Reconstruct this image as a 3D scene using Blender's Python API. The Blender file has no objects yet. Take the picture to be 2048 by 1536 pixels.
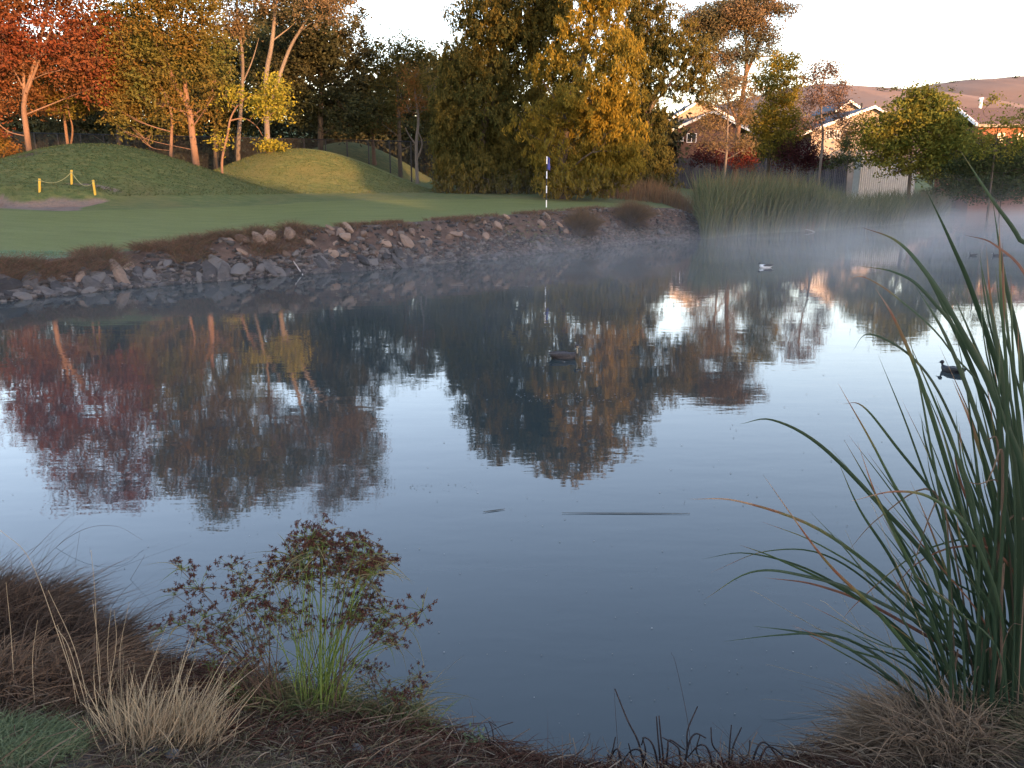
import bpy, math, random
import numpy as np
from mathutils import Vector

R = np.random.default_rng(7)
random.seed(7)
S = bpy.context.scene
COL = S.collection

# ------------------------------------------------------------------ camera
F = 1560.0
PITCH = math.radians(14.49)
CAMZ = 3.0
cam = bpy.data.cameras.new('camera'); cam.lens = 36 * F / 2048; cam.sensor_width = 36
cam.clip_end = 9000; cam.clip_start = 0.05
co = bpy.data.objects.new('camera', cam); COL.objects.link(co)
co.location = (0, 0, CAMZ); co.rotation_euler = (math.radians(90) - PITCH, 0, 0)
S.camera = co
CP, SP = math.cos(PITCH), math.sin(PITCH)

def ray(px, py):
    u = (px - 1024) / F; v = (768 - py) / F
    return np.array([u, CP + v * SP, -SP + v * CP])
def at_y(px, py, Y):
    d = ray(px, py); t = Y / d[1]
    return np.array([d[0] * t, Y, CAMZ + d[2] * t])
def at_z(px, py, z):
    d = ray(px, py); t = (z - CAMZ) / d[2]
    return np.array([d[0] * t, d[1] * t, z])
def mpp(px, py, Y):                       # metres per pixel there
    return Y / ray(px, py)[1] / F

# ------------------------------------------------------------------ world + sun
SUN_EL = math.radians(5.0)
SUN_AZ = math.radians(145.0)              # compass, clockwise from +y : behind and to the right
sdir = np.array([math.sin(SUN_AZ) * math.cos(SUN_EL), math.cos(SUN_AZ) * math.cos(SUN_EL), math.sin(SUN_EL)])
W = bpy.data.worlds.new('World'); S.world = W; W.use_nodes = True
nt = W.node_tree; nt.nodes.clear()
wo = nt.nodes.new('ShaderNodeOutputWorld'); bg = nt.nodes.new('ShaderNodeBackground')
sk = nt.nodes.new('ShaderNodeTexSky'); sk.sky_type = 'NISHITA'; sk.sun_disc = False
sk.sun_elevation = SUN_EL; sk.sun_rotation = SUN_AZ
sk.altitude = 600; sk.air_density = 1.0; sk.dust_density = 1.0; sk.ozone_density = 1.2
tn = nt.nodes.new('ShaderNodeMix'); tn.data_type = 'RGBA'; tn.blend_type = 'MULTIPLY'; tn.inputs[0].default_value = 1.0
tn.inputs[7].default_value = (1.36, 1.11, 1.14, 1)      # overall white balance of the sky
nt.links.new(sk.outputs[0], tn.inputs[6]); nt.links.new(tn.outputs[2], bg.inputs[0]); bg.inputs[1].default_value = 0.15
nt.links.new(bg.outputs[0], wo.inputs[0])
sl = bpy.data.lights.new('sun', 'SUN'); sl.energy = 2.0; sl.angle = math.radians(0.5); sl.color = (1.0, 0.51, 0.22)
so = bpy.data.objects.new('sun', sl); COL.objects.link(so)
so.rotation_euler = Vector(sdir).to_track_quat('Z', 'Y').to_euler()
so.location = (60, -60, 60)
S.view_settings.view_transform = 'Standard'; S.view_settings.look = 'None'
S.view_settings.exposure = 2.88; S.view_settings.gamma = 1.0
S.view_settings.use_curve_mapping = False
S.cycles.volume_step_rate = 1.0
S.cycles.volume_max_steps = 128
S.cycles.max_bounces = 6; S.cycles.transparent_max_bounces = 8; S.cycles.volume_bounces = 1

# ------------------------------------------------------------------ helpers
def tag(o, label=None, cat=None, group=None, kind=None):
    if label: o['label'] = label
    if cat: o['category'] = cat
    if group: o['group'] = group
    if kind: o['kind'] = kind
    return o
def empty(name, loc, label, cat, group=None):
    o = bpy.data.objects.new(name, None); COL.objects.link(o); o.location = loc
    o.empty_display_size = 0.2
    return tag(o, label, cat, group)
def link(name, me, parent=None, loc=None):
    o = bpy.data.objects.new(name, me); COL.objects.link(o)
    if parent is not None:
        o.parent = parent
        if loc is None:      # mesh built in world coordinates: undo parent's shift
            p = parent; t = Vector((0, 0, 0))
            while p is not None:
                t += p.location; p = p.parent
            o.location = -t
        else: o.location = loc
    elif loc is not None: o.location = loc
    return o
def npmesh(name, V, Q, mat, smooth=False, mats=None, midx=None, attrs=None):
    V = np.asarray(V, dtype=np.float32); Q = np.asarray(Q, dtype=np.int32)
    me = bpy.data.meshes.new(name)
    n, k = Q.shape
    me.vertices.add(len(V)); me.vertices.foreach_set('co', V.ravel())
    me.loops.add(n * k); me.loops.foreach_set('vertex_index', Q.ravel())
    me.polygons.add(n)
    me.polygons.foreach_set('loop_start', np.arange(0, n * k, k, dtype=np.int32))
    if smooth: me.polygons.foreach_set('use_smooth', np.ones(n, dtype=bool))
    for m in (mats or [mat]):
        me.materials.append(m)
    if midx is not None: me.polygons.foreach_set('material_index', np.asarray(midx, dtype=np.int32))
    if attrs:
        for k2, a in attrs.items():
            at = me.attributes.new(k2, 'FLOAT', 'POINT'); at.data.foreach_set('value', np.asarray(a, dtype=np.float32))
    me.update(calc_edges=True)
    return me
class Bag:
    """collects vertices and quads"""
    def __init__(s): s.v = []; s.q = []; s.m = []; s.n = 0
    def add(s, V, Q, m=0):
        V = np.asarray(V, float); Q = np.asarray(Q, int)
        if Q.shape[1] == 3: Q = np.concatenate([Q, Q[:, 2:3]], 1)
        s.v.append(V); s.q.append(Q + s.n); s.n += len(V); s.m.append(np.full(len(Q), m))
    def box(s, x0, x1, y0, y1, z0, z1, m=0):
        V = [(x, y, z) for z in (z0, z1) for y in (y0, y1) for x in (x0, x1)]
        s.add(V, [(0, 2, 3, 1), (4, 5, 7, 6), (0, 1, 5, 4), (2, 6, 7, 3), (0, 4, 6, 2), (1, 3, 7, 5)], m)
    def tube(s, pts, rad, n=6, m=0):
        V, Q = tube(pts, rad, n); s.add(V, Q, m)
    def mesh(s, name, mats, smooth=False):
        if not isinstance(mats, (list, tuple)): mats = [mats]
        Q = np.concatenate(s.q)
        V = np.concatenate(s.v)
        me = bpy.data.meshes.new(name)
        faces = [tuple(dict.fromkeys(f)) for f in Q.tolist()]
        me.from_pydata(V.tolist(), [], faces)
        for mm in mats: me.materials.append(mm)
        me.polygons.foreach_set('material_index', np.concatenate(s.m).astype(np.int32))
        if smooth: me.polygons.foreach_set('use_smooth', np.ones(len(faces), dtype=bool))
        me.update(); return me
def tube(pts, rad, n=6):
    P = np.asarray(pts, float); m = len(P); rad = np.broadcast_to(np.asarray(rad, float), (m,))
    T = np.gradient(P, axis=0); T /= np.linalg.norm(T, axis=1)[:, None] + 1e-9
    ref = np.array([0.31, 0.95, 0.05]) if abs(T[:, 2]).mean() > 0.5 else np.array([0, 0, 1.0])
    A = np.cross(T, ref); A /= np.linalg.norm(A, axis=1)[:, None] + 1e-9
    B = np.cross(T, A)
    a = np.arange(n) / n * 2 * math.pi
    V = P[:, None] + rad[:, None, None] * (np.cos(a)[None, :, None] * A[:, None] + np.sin(a)[None, :, None] * B[:, None])
    V = V.reshape(-1, 3)
    i = np.arange(m - 1)[:, None] * n; j = np.arange(n)[None]; j2 = (j + 1) % n
    Q = np.stack([i + j, i + j2, i + n + j2, i + n + j], -1).reshape(-1, 4)
    return V, Q
def unit(a): return a / (np.linalg.norm(a, axis=-1, keepdims=True) + 1e-9)
def leaf_cards(C, L, Wd, D=None, rng=R):
    """rhombic leaves, folded a little, centred at C"""
    N = len(C)
    if D is None: D = rng.normal(size=(N, 3))
    D = unit(D)
    Sd = unit(np.cross(D, rng.normal(size=(N, 3))))
    L = (L * rng.uniform(.5, 1.55, N))[:, None]; Wd = (Wd * rng.uniform(.7, 1.3, N))[:, None]
    V = np.stack([C - D * L / 2, C + Sd * Wd / 2, C + D * L / 2, C - Sd * Wd / 2], 1).reshape(-1, 3)
    Q = np.arange(4 * N).reshape(N, 4)
    return V, Q
def ribbons(root, d0, bend, L, Wd, segs=4, taper=True, rng=R, side=None):
    """curved blades: root (N,3), start direction, bend vector added as s^2"""
    N = len(root); L = np.broadcast_to(L, (N,)); Wd = np.broadcast_to(Wd, (N,))
    s = np.linspace(0, 1, segs + 1)
    P = root[:, None] + L[:, None, None] * (unit(d0)[:, None] * s[None, :, None] + bend[:, None] * (s ** 2)[None, :, None])
    T = unit(unit(d0)[:, None] + 2 * bend[:, None] * s[None, :, None])
    if side is None: side = rng.normal(size=(N, 3)) * [1, 1, .3]
    Sd = unit(np.cross(T, side[:, None]))
    w = Wd[:, None, None] * .5 * ((1 - s ** 2.2 * .93) if taper else np.ones_like(s))[None, :, None]
    V = np.stack([P - Sd * w, P + Sd * w], 2).reshape(-1, 3)
    k = 2 * (segs + 1)
    b = (np.arange(N) * k)[:, None] + (np.arange(segs) * 2)[None]
    Q = np.stack([b, b + 1, b + 3, b + 2], -1).reshape(-1, 4)
    return V, Q
def sm(x): x = np.clip(x, 0, 1); return x * x * (3 - 2 * x)

# ------------------------------------------------------------------ materials
def new_mat(name):
    m = bpy.data.materials.new(name); m.use_nodes = True
    t = m.node_tree; t.nodes.clear()
    o = t.nodes.new('ShaderNodeOutputMaterial')
    return m, t, o
def N(t, typ, **kw):
    n = t.nodes.new(typ)
    for k, v in kw.items():
        if k.startswith('i_'):
            key = k[2:]
            n.inputs[int(key) if key.isdigit() else key.replace('_', ' ')].default_value = v
        else: setattr(n, k, v)
    return n
def c4(c): return (c[0], c[1], c[2], 1)
def ramp(t, cols, src=None):
    r = t.nodes.new('ShaderNodeValToRGB'); e = r.color_ramp.elements
    while len(e) < len(cols): e.new(0.5)
    for i, c in enumerate(cols):
        if len(c) == 4: e[i].position = c[3]
        else: e[i].position = i / (len(cols) - 1)
        e[i].color = (c[0], c[1], c[2], 1)
    if src is not None: t.links.new(src, r.inputs[0])
    return r
def noise_src(t, scale, detail=4, rough=.55, vec=None, coord='Position', stretch=None):
    g = t.nodes.new('ShaderNodeNewGeometry')
    s = g.outputs['Position']
    if stretch:
        mp = t.nodes.new('ShaderNodeMapping'); mp.inputs['Scale'].default_value = stretch
        t.links.new(s, mp.inputs[0]); s = mp.outputs[0]
    n = N(t, 'ShaderNodeTexNoise'); n.inputs['Scale'].default_value = scale
    n.inputs['Detail'].default_value = detail; n.inputs['Roughness'].default_value = rough
    t.links.new(s, n.inputs['Vector']); return n.outputs['Fac']
def math_n(t, op, a, b=None, clamp=False):
    n = t.nodes.new('ShaderNodeMath'); n.operation = op; n.use_clamp = clamp
    for i, x in enumerate((a, b)):
        if x is None: continue
        if isinstance(x, (int, float)): n.inputs[i].default_value = x
        else: t.links.new(x, n.inputs[i])
    return n.outputs[0]
def mixc(t, fac, a, b, mode='MIX'):
    n = t.nodes.new('ShaderNodeMix'); n.data_type = 'RGBA'; n.blend_type = mode
    for s, x in ((n.inputs[0], fac), (n.inputs[6], a), (n.inputs[7], b)):
        if isinstance(x, (int, float)): s.default_value = x
        elif isinstance(x, tuple): s.default_value = c4(x)
        else: t.links.new(x, s)
    return n.outputs[2]
def leaf_mat(name, cols, trans=.3, patch=None, pscale=.25, gloss=.0):
    """per-leaf colour from cols; 'patch' colours blended in by a broad noise over the crown"""
    m, t, o = new_mat(name)
    g = t.nodes.new('ShaderNodeNewGeometry')
    r = ramp(t, cols, g.outputs['Random Per Island']); c = r.outputs[0]
    if patch:
        nz = noise_src(t, pscale, 2)
        f = ramp(t, [(0, 0, 0, .42), (1, 1, 1, .58)], nz).outputs[0]
        r2 = ramp(t, patch, g.outputs['Random Per Island'])
        c = mixc(t, f, c, r2.outputs[0])
    d = N(t, 'ShaderNodeBsdfDiffuse'); tr = N(t, 'ShaderNodeBsdfTranslucent'); mx = N(t, 'ShaderNodeMixShader')
    mx.inputs[0].default_value = trans
    t.links.new(c, d.inputs[0]); t.links.new(c, tr.inputs[0])
    t.links.new(d.outputs[0], mx.inputs[1]); t.links.new(tr.outputs[0], mx.inputs[2])
    out = mx.outputs[0]
    if gloss:
        gl = N(t, 'ShaderNodeBsdfGlossy'); gl.inputs['Roughness'].default_value = .45
        gl.inputs[0].default_value = (.8, .8, .8, 1)
        m2 = N(t, 'ShaderNodeMixShader'); m2.inputs[0].default_value = gloss
        t.links.new(out, m2.inputs[1]); t.links.new(gl.outputs[0], m2.inputs[2]); out = m2.outputs[0]
    t.links.new(out, o.inputs[0]); return m
def rough_mat(name, cols, scale=4, rough=.9, bump=.3, bscale=None, bdist=.02, stretch=None, objrand=0, island=False, spec=.3, metallic=0):
    m, t, o = new_mat(name)
    p = N(t, 'ShaderNodeBsdfPrincipled'); p.inputs['Roughness'].default_value = rough
    p.inputs['Specular IOR Level'].default_value = spec; p.inputs['Metallic'].default_value = metallic
    nz = noise_src(t, scale, 5, .6, stretch=stretch)
    if island:
        g = t.nodes.new('ShaderNodeNewGeometry')
        nz = math_n(t, 'ADD', math_n(t, 'MULTIPLY', nz, .55), math_n(t, 'MULTIPLY', g.outputs['Random Per Island'], .45))
    if objrand:
        oi = t.nodes.new('ShaderNodeObjectInfo')
        nz = math_n(t, 'ADD', math_n(t, 'MULTIPLY', nz, 1 - objrand), math_n(t, 'MULTIPLY', oi.outputs['Random'], objrand))
    n = len(cols); cc = [(*c, .3 + .4 * i / (n - 1)) if len(c) == 3 else c for i, c in enumerate(cols)]
    t.links.new(ramp(t, cc, nz).outputs[0], p.inputs['Base Color'])
    if bump:
        b = N(t, 'ShaderNodeBump'); b.inputs['Strength'].default_value = bump; b.inputs['Distance'].default_value = bdist
        t.links.new(noise_src(t, bscale or scale * 3, 5, .65, stretch=stretch), b.inputs['Height'])
        t.links.new(b.outputs[0], p.inputs['Normal'])
    t.links.new(p.outputs[0], o.inputs[0]); return m

BK_ORANGE = rough_mat('bark_tan', [(.11, .065, .042), (.18, .108, .07)], 3, bump=.6, stretch=(1, 1, .25))
BK_GUM = rough_mat('bark_pale_gum', [(.10, .08, .065), (.17, .14, .115)], 1.2, bump=.3, stretch=(1, 1, .3))
BK_DARK = rough_mat('bark_dark', [(.05, .04, .03), (.12, .09, .065)], 4, bump=.7, stretch=(1, 1, .25))
M_RED = leaf_mat('leaves_red', [(.13, .034, .020), (.18, .058, .025), (.08, .026, .018)], .28, [(.16, .075, .03), (.10, .05, .024)], .22)
M_RUST = leaf_mat('leaves_rust', [(.17, .07, .027), (.22, .10, .034), (.10, .06, .024)], .35, [(.12, .11, .028), (.17, .13, .03)], .3)
M_AMBER = leaf_mat('leaves_amber_olive', [(.19, .105, .028), (.14, .10, .027), (.09, .08, .023)], .35, [(.085, .10, .028), (.13, .11, .03)], .22)
M_EUC = leaf_mat('leaves_eucalypt', [(.13, .10, .06), (.18, .12, .07), (.08, .075, .04)], .2, [(.06, .07, .04), (.09, .085, .05)], .3)
M_DARK = leaf_mat('leaves_dark_evergreen', [(.028, .036, .02), (.05, .055, .026), (.035, .04, .025)], .2, [(.055, .05, .025), (.045, .05, .03)], .2)
M_OLIVE = leaf_mat('leaves_olive', [(.085, .08, .025), (.13, .10, .03), (.05, .06, .025)], .25, [(.05, .06, .025), (.08, .075, .03)], .25)
M_WILG = leaf_mat('leaves_willow_green', [(.06, .065, .022), (.10, .085, .025), (.045, .055, .02)], .3, [(.13, .095, .022), (.09, .08, .025)], .25)
M_WILY = leaf_mat('leaves_willow_gold', [(.21, .145, .022), (.27, .18, .028), (.13, .11, .022)], .35, [(.12, .105, .024), (.19, .14, .025)], .3)
M_YEL = leaf_mat('leaves_yellow_green', [(.22, .20, .03), (.30, .25, .035), (.13, .15, .03)], .4)
M_MAPLE = leaf_mat('leaves_maple_green', [(.12, .14, .03), (.19, .18, .035), (.07, .10, .028)], .35, [(.22, .18, .035), (.14, .14, .03)], .3)
M_GUMTAN = leaf_mat('leaves_gum_tan', [(.20, .14, .07), (.16, .11, .06), (.10, .08, .045)], .25, [(.13, .11, .055), (.22, .15, .07)], .35)
M_GUMPINK = leaf_mat('leaves_gum_pinkish', [(.20, .12, .085), (.15, .095, .07), (.09, .065, .05)], .25)
M_GOLD = leaf_mat('leaves_golden_green', [(.20, .155, .025), (.28, .20, .03), (.12, .11, .025)], .35, [(.09, .10, .025), (.14, .12, .028)], .3)
M_PURPLE = leaf_mat('leaves_dark_purple', [(.045, .018, .02), (.07, .025, .025), (.03, .015, .018)], .25)
M_BURG = leaf_mat('leaves_burgundy', [(.17, .035, .025), (.12, .03, .022), (.08, .025, .02)], .3)
M_HEDGE = leaf_mat('leaves_hedge', [(.05, .065, .028), (.07, .085, .035), (.035, .05, .025)], .25)

# ------------------------------------------------------------------ terrain
FAR_PX = [(0, 604), (75, 596), (150, 588), (300, 572), (430, 563), (500, 558), (600, 549), (700, 543), (800, 536), (900, 525), (1000, 517), (1080, 507),
          (1150, 501), (1230, 492), (1300, 485), (1400, 477), (1500, 466), (1600, 460), (1700, 455), (1780, 450), (1850, 440), (1900, 424), (1960, 417), (2048, 414)]
far = [at_z(x, y, 0)[:2] for x, y in FAR_PX]
far = [(-45, 6), (-36, 12.5), (-26, 16.0), (-19, 18.2)] + [tuple(p) for p in far] + [(62, 74), (74, 60), (70, 40)]
near = [(52, 20), (30, 11), (15, 6.5), (8, 5.0), (5, 4.3), (3.4, 3.9), (2.6, 3.85), (1.9, 3.55), (1.2, 3.3), (.6, 3.27), (.15, 3.36), (-.3, 3.55), (-.8, 3.75), (-1.4, 3.95), (-1.9, 4.15),
        (-2.4, 4.35), (-3.0, 4.6), (-4.0, 4.9), (-6, 5.4), (-12, 6.5), (-25, 4), (-45, 2)]
LAKE = np.array(far + near, float)
NF = len(far)
def seg_dist(P, A, B):
    d = B - A; L2 = (d ** 2).sum(); t = np.clip(((P - A) @ d) / L2, 0, 1)
    return np.linalg.norm(P - (A + t[:, None] * d), axis=1)
def sdist(P):
    """signed distance to the lake (positive on land), and whether the nearest shore is the far one"""
    n = len(LAKE); dF = np.full(len(P), 1e9); dN = np.full(len(P), 1e9)
    ins = np.zeros(len(P), bool)
    for i in range(n):
        A = LAKE[i]; B = LAKE[(i + 1) % n]
        d = seg_dist(P, A, B)
        if i < NF - 1: dF = np.minimum(dF, d)
        else: dN = np.minimum(dN, d)
        c = (A[1] > P[:, 1]) != (B[1] > P[:, 1])
        with np.errstate(divide='ignore', invalid='ignore'):
            xi = (B[0] - A[0]) * (P[:, 1] - A[1]) / (B[1] - A[1]) + A[0]
        ins ^= c & (P[:, 0] < xi)
    return np.where(ins, -1, 1) * np.minimum(dF, dN), dF < dN, np.minimum(dF, dN)
MOUNDS = []
def add_mound(px, py, Y, hw_px, hd, zb, pw=1.6, tilt=0):
    c = at_y(px, py, Y); MOUNDS.append((c[0], Y, c[2] - zb, hw_px * mpp(px, py, Y), hd, pw))
add_mound(185, 292, 46, 440, 10, 2.2, 2.0)
add_mound(600, 300, 57, 310, 8.5, 2.2, 1.7)
add_mound(690, 282, 76, 230, 9, 2.4, 1.5)
add_mound(960, 330, 62, 150, 6, 2.3, 1.5)
def vnoise(x, y, s, seed=0):
    v = 0
    rr = np.random.default_rng(seed)
    for k in range(5):
        a = rr.uniform(0, 6.28); f = s * rr.uniform(.6, 1.7); p = rr.uniform(0, 6.28)
        v = v + np.sin((x * math.cos(a) + y * math.sin(a)) * f + p)
    return v / 5
def height(x, y, full=False):
    x = np.atleast_1d(np.asarray(x, float)); y = np.atleast_1d(np.asarray(y, float))
    P = np.stack([x, y], 1)
    s, isfar, ds = sdist(P)
    # far bank and the golf ground behind it
    hb = np.interp(x, [-30, -14, -12, -8, -3, 0, 5, 9, 13], [.75, .8, .9, 1.4, 1.5, 1.6, 1.75, 1.6, 1.0])
    wig = .12 * vnoise(x, y, 2.3, 1) + .06 * vnoise(x, y, 6, 2)
    bw = 1.8
    zl = np.where(s < bw, hb * (sm(s / bw) * .55 + .45 * np.clip(s / bw, 0, 1)) + wig * np.sin(np.clip(s / bw, 0, 1) * 3.14), 0)
    zl = np.where(s >= bw, hb + (2.3 - hb) * sm((s - bw) / np.interp(x, [-24, -12, 0], [23, 19, 11])), zl)
    zr = .25 * sm(s / .8) + 3.1 * sm((s - 2) / 38) + .03 * vnoise(x, y, 1.5, 3)
    w = sm((x - 9.5) / 4)
    zf = zl * (1 - w) + zr * w
    for cx, cy, h, hw, hd, pw in MOUNDS:
        r = np.sqrt(((x - cx) / hw) ** 2 + ((y - cy) / hd) ** 2)
        m = np.cos(np.clip(r, 0, 1) * math.pi / 2) ** pw
        zf = zf + h * m * (1 - w)
    zf = zf + np.where(y > 90, np.clip((y - 90) * .012, 0, 6), 0) + 9.5 * sm((y - 90) / 42) * sm((22 - x) / 14)
    zf = zf + np.clip((s - 3) / 10, 0, 1) * .035 * vnoise(x, y, .9, 5)
    # bunker
    bu = bunker_w(x, y)
    zf = zf + .42 * np.exp(-((y - 38.5) / .7) ** 2) * sm((-18.6 - x) / 1.5)
    zf = zf * (1 - bu) + np.minimum(zf, 1.86 + .05 * vnoise(x, y, 2.5, 9)) * bu
    # near bank
    zn = np.interp(s, [0, .12, .3, .5, .9, 1.6, 2.6, 4, 10, 60], [0, .22, .42, .52, .68, .92, 1.15, 1.33, 1.5, 2.2])
    zn = zn + .03 * vnoise(x, y, 4, 6) * sm(s / .5) + .012 * vnoise(x, y, 17, 8)
    z = np.where(isfar, zf, zn)
    z = np.where(s < 0, -np.minimum(1.5, ds * .6), z)
    if full: return z, s, isfar, bu
    return z
def bunker_w(x, y):
    # flat sand floor whose far lip stands up as a low face
    e = 38.1 + .35 * np.sin(x * .9) + .2 * np.sin(x * 2.3 + 1)
    w = sm((e - y) / .3) * sm((y - 35.0 - .2 * np.sin(x)) / .8)
    w2 = sm((-18.9 - x + .3 * np.sin(y * 2)) / 1.5)
    return w * w2
def H(x, y): return float(height([x], [y])[0])
def axis(segs):
    a = [segs[0][0]]
    for x0, x1, st in segs:
        n = max(1, int(round((x1 - x0) / st))); a += list(np.linspace(x0, x1, n + 1)[1:])
    return np.array(a)
ax = np.concatenate([-np.geomspace(4000, 42, 26)[:-1], axis([(-42, -30, .6), (-30, -4, .24), (-4, 4.4, .07), (4.4, 22, .26), (22, 62, .6)]), np.geomspace(64, 4000, 26)])
ay = np.concatenate([-np.geomspace(600, 8, 14)[:-1], axis([(-8, .8, .5), (.8, 6.2, .07), (6.2, 17, .5), (17, 42, .19), (42, 60, .35), (60, 100, 1.0)]), np.geomspace(103, 5200, 34)])
GX, GY = np.meshgrid(ax, ay)
gz, gs, gfar, gbu = height(GX.ravel(), GY.ravel(), True)
# sloping rolling country far away stays low
nx, ny = len(ax), len(ay)
gv = np.stack([GX.ravel(), GY.ravel(), gz], 1)
ii, jj = np.meshgrid(np.arange(nx - 1), np.arange(ny - 1))
a0 = (jj * nx + ii).ravel()
gq = np.stack([a0, a0 + 1, a0 + 1 + nx, a0 + nx], 1)
X_, Y_ = GX.ravel(), GY.ravel()
sig = lambda v: sm(v)
# mown putting surface: a tongue from the left to the reeds, nearer than the mounds
front = np.interp(X_, [-30, -17, -12.5, -8, -3, 0, 6, 12], [22.5, 24.6, 25.6, 27.4, 30.0, 31.6, 37, 40.5])
back = np.interp(X_, [-30, -20, -14, -9, 0, 12], [34.0, 34.8, 39, 43, 46, 47])
mown = sig((Y_ - front) / .5 + .5) * sig((back - Y_) / .6 + .5) * sig((11.6 - X_) / .6) * gfar
soil = (sig((2.3 - gs) / .5) * (X_ < 14) * gfar) * (gs > -.5)
soil = np.maximum(soil, np.where(~gfar & (Y_ > -6) & (Y_ < 12), 1, 0))
soil = np.maximum(soil, .75 * np.exp(-(((X_ + 25.8) / 1.2) ** 2 + ((Y_ - 43.2) / .6) ** 2)))
nearm = np.where(~gfar, 1.0, 0.0)
sand = np.clip(gbu * 1.4, 0, 1)
sandpatch = np.exp(-(((X_ + 20.6) / 1.6) ** 2 + ((Y_ - 39.6) / .4) ** 2))
sand = np.maximum(sand, np.clip(sandpatch * 1.6 - .3, 0, 1))
frost = sig((front - Y_) / 2) * gfar * sig((-2 - X_) / 8) * (1 - soil)
wet = sig((.35 - gz) / .35)

gm, t, o = new_mat('ground_cover')
p = N(t, 'ShaderNodeBsdfPrincipled'); p.inputs['Roughness'].default_value = .95; p.inputs['Specular IOR Level'].default_value = .12
def attr(nm):
    a = N(t, 'ShaderNodeAttribute', attribute_name=nm); return a.outputs['Fac']
n_big = noise_src(t, .35, 4); n_mid = noise_src(t, 2.2, 5, .65); n_fine = noise_src(t, 14, 6, .7)
n_str = noise_src(t, 3.5, 5, .7, stretch=(.35, 1.6, 1))
rough_c = ramp(t, [(.048, .074, .026, .3), (.095, .117, .040, .5), (.155, .148, .056, .66)], n_str).outputs[0]
rough_c = mixc(t, ramp(t, [(0, 0, 0, .5), (.7, .7, .7, .68)], n_big).outputs[0], rough_c, (.13, .12, .045))
mown_c = ramp(t, [(.112, .130, .040, .35), (.142, .160, .052, .65)], noise_src(t, 1.3, 5, .7, stretch=(.3, 1.5, 1))).outputs[0]
frost_c = ramp(t, [(.07, .12, .075, .3), (.13, .20, .13, .55), (.20, .28, .2, .75)], n_str).outputs[0]
soil_c = ramp(t, [(.042, .029, .022, .3), (.078, .052, .040, .5), (.135, .092, .068, .7)], n_mid).outputs[0]
wet_c = ramp(t, [(.05, .045, .045, .3), (.11, .10, .10, .7)], n_mid).outputs[0]
near_c = ramp(t, [(.035, .021, .016, .3), (.085, .055, .038, .5), (.17, .125, .085, .7)], noise_src(t, 26, 7, .75)).outputs[0]
near_c = mixc(t, ramp(t, [(0, 0, 0, .48), (1, 1, 1, .6)], noise_src(t, 1.7, 3)).outputs[0], near_c, (.10, .088, .08))
sand_c = ramp(t, [(.12, .082, .065, .3), (.19, .14, .115, .5), (.12, .11, .10, .72)], noise_src(t, 1.6, 5, .7, stretch=(1, 1, 4))).outputs[0]
def edge(nm, amt=.35):
    return math_n(t, 'ADD', attr(nm), math_n(t, 'MULTIPLY', math_n(t, 'SUBTRACT', n_mid, .5), amt), True)
def hard(v, lo=.35, hi=.65): return ramp(t, [(0, 0, 0, lo), (1, 1, 1, hi)], v).outputs[0]
c = mixc(t, hard(edge('frost', .9)), rough_c, frost_c)
c = mixc(t, hard(edge('mown', .2)), c, mown_c)
c = mixc(t, hard(edge('soil', .6)), c, soil_c)
c = mixc(t, hard(edge('sand', .3)), c, sand_c)
c = mixc(t, hard(attr('nearm')), c, near_c)
c = mixc(t, hard(attr('wet'), .4, .9), c, wet_c)
c = mixc(t, .35, c, ramp(t, [(.35, .35, .35, .3), (1, 1, 1, .7)], n_fine).outputs[0], 'MULTIPLY')
t.links.new(c, p.inputs['Base Color'])
b = N(t, 'ShaderNodeBump'); b.inputs['Strength'].default_value = .7; b.inputs['Distance'].default_value = .04
t.links.new(math_n(t, 'ADD', n_fine, math_n(t, 'MULTIPLY', n_mid, 2)), b.inputs['Height']); t.links.new(b.outputs[0], p.inputs['Normal'])
t.links.new(p.outputs[0], o.inputs[0])
ATT = dict(mown=mown, soil=soil, nearm=nearm, sand=sand, frost=frost, wet=wet)
fc = gq
fm = mown[fc].mean(1); fb = gbu[fc].mean(1); fsd = gs[fc].mean(1); ff = gfar[fc].mean(1) > .5
xc = X_[fc].mean(1); yc = Y_[fc].mean(1)
kind = np.zeros(len(gq), int)
kind[fm > .5] = 1
kind[(fsd < 1.9) & (fsd > -3) & ff & (xc < 12.5) & (xc > -42)] = 2
kind[fb > .3] = 3
kind[(~ff) & (fsd > 0) & (yc > -3) & (yc < 9) & (abs(xc) < 12)] = 4
kind[fsd <= 0] = np.where(fsd[fsd <= 0] < -1.0, 5, kind[fsd <= 0])
OBJ = {}
for k, nm in enumerate(['ground', 'putting_green', 'rock_bank', 'bunker', 'near_bank', 'lake_bed']):
    q = gq[kind == k]
    if not len(q): continue
    used, inv = np.unique(q, return_inverse=True)
    me = npmesh(nm, gv[used], inv.reshape(q.shape), gm, True, attrs={a: v[used] for a, v in ATT.items()})
    OBJ[nm] = tag(link(nm, me), kind='structure')

# ------------------------------------------------------------------ water
wm, t, o = new_mat('pond_water')
p = N(t, 'ShaderNodeBsdfPrincipled'); p.inputs['Base Color'].default_value = (.026, .037, .038, 1)
p.inputs['Roughness'].default_value = .025; p.inputs['IOR'].default_value = 1.45
n1 = noise_src(t, 2.2, 3, .5, stretch=(.45, 1.2, 1)); n2 = noise_src(t, 9, 2, .5, stretch=(.5, 1.1, 1))
b = N(t, 'ShaderNodeBump'); b.inputs['Strength'].default_value = 1.0; b.inputs['Distance'].default_value = .0019
hsum = math_n(t, 'ADD', n1, math_n(t, 'MULTIPLY', n2, .16))
t.links.new(hsum, b.inputs['Height']); t.links.new(b.outputs[0], p.inputs['Normal'])
t.links.new(p.outputs[0], o.inputs[0])
w0 = npmesh('water', [(-60, -2, 0), (90, -2, 0), (90, 90, 0), (-60, 90, 0)], [(0, 1, 2, 3)], wm)
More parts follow.
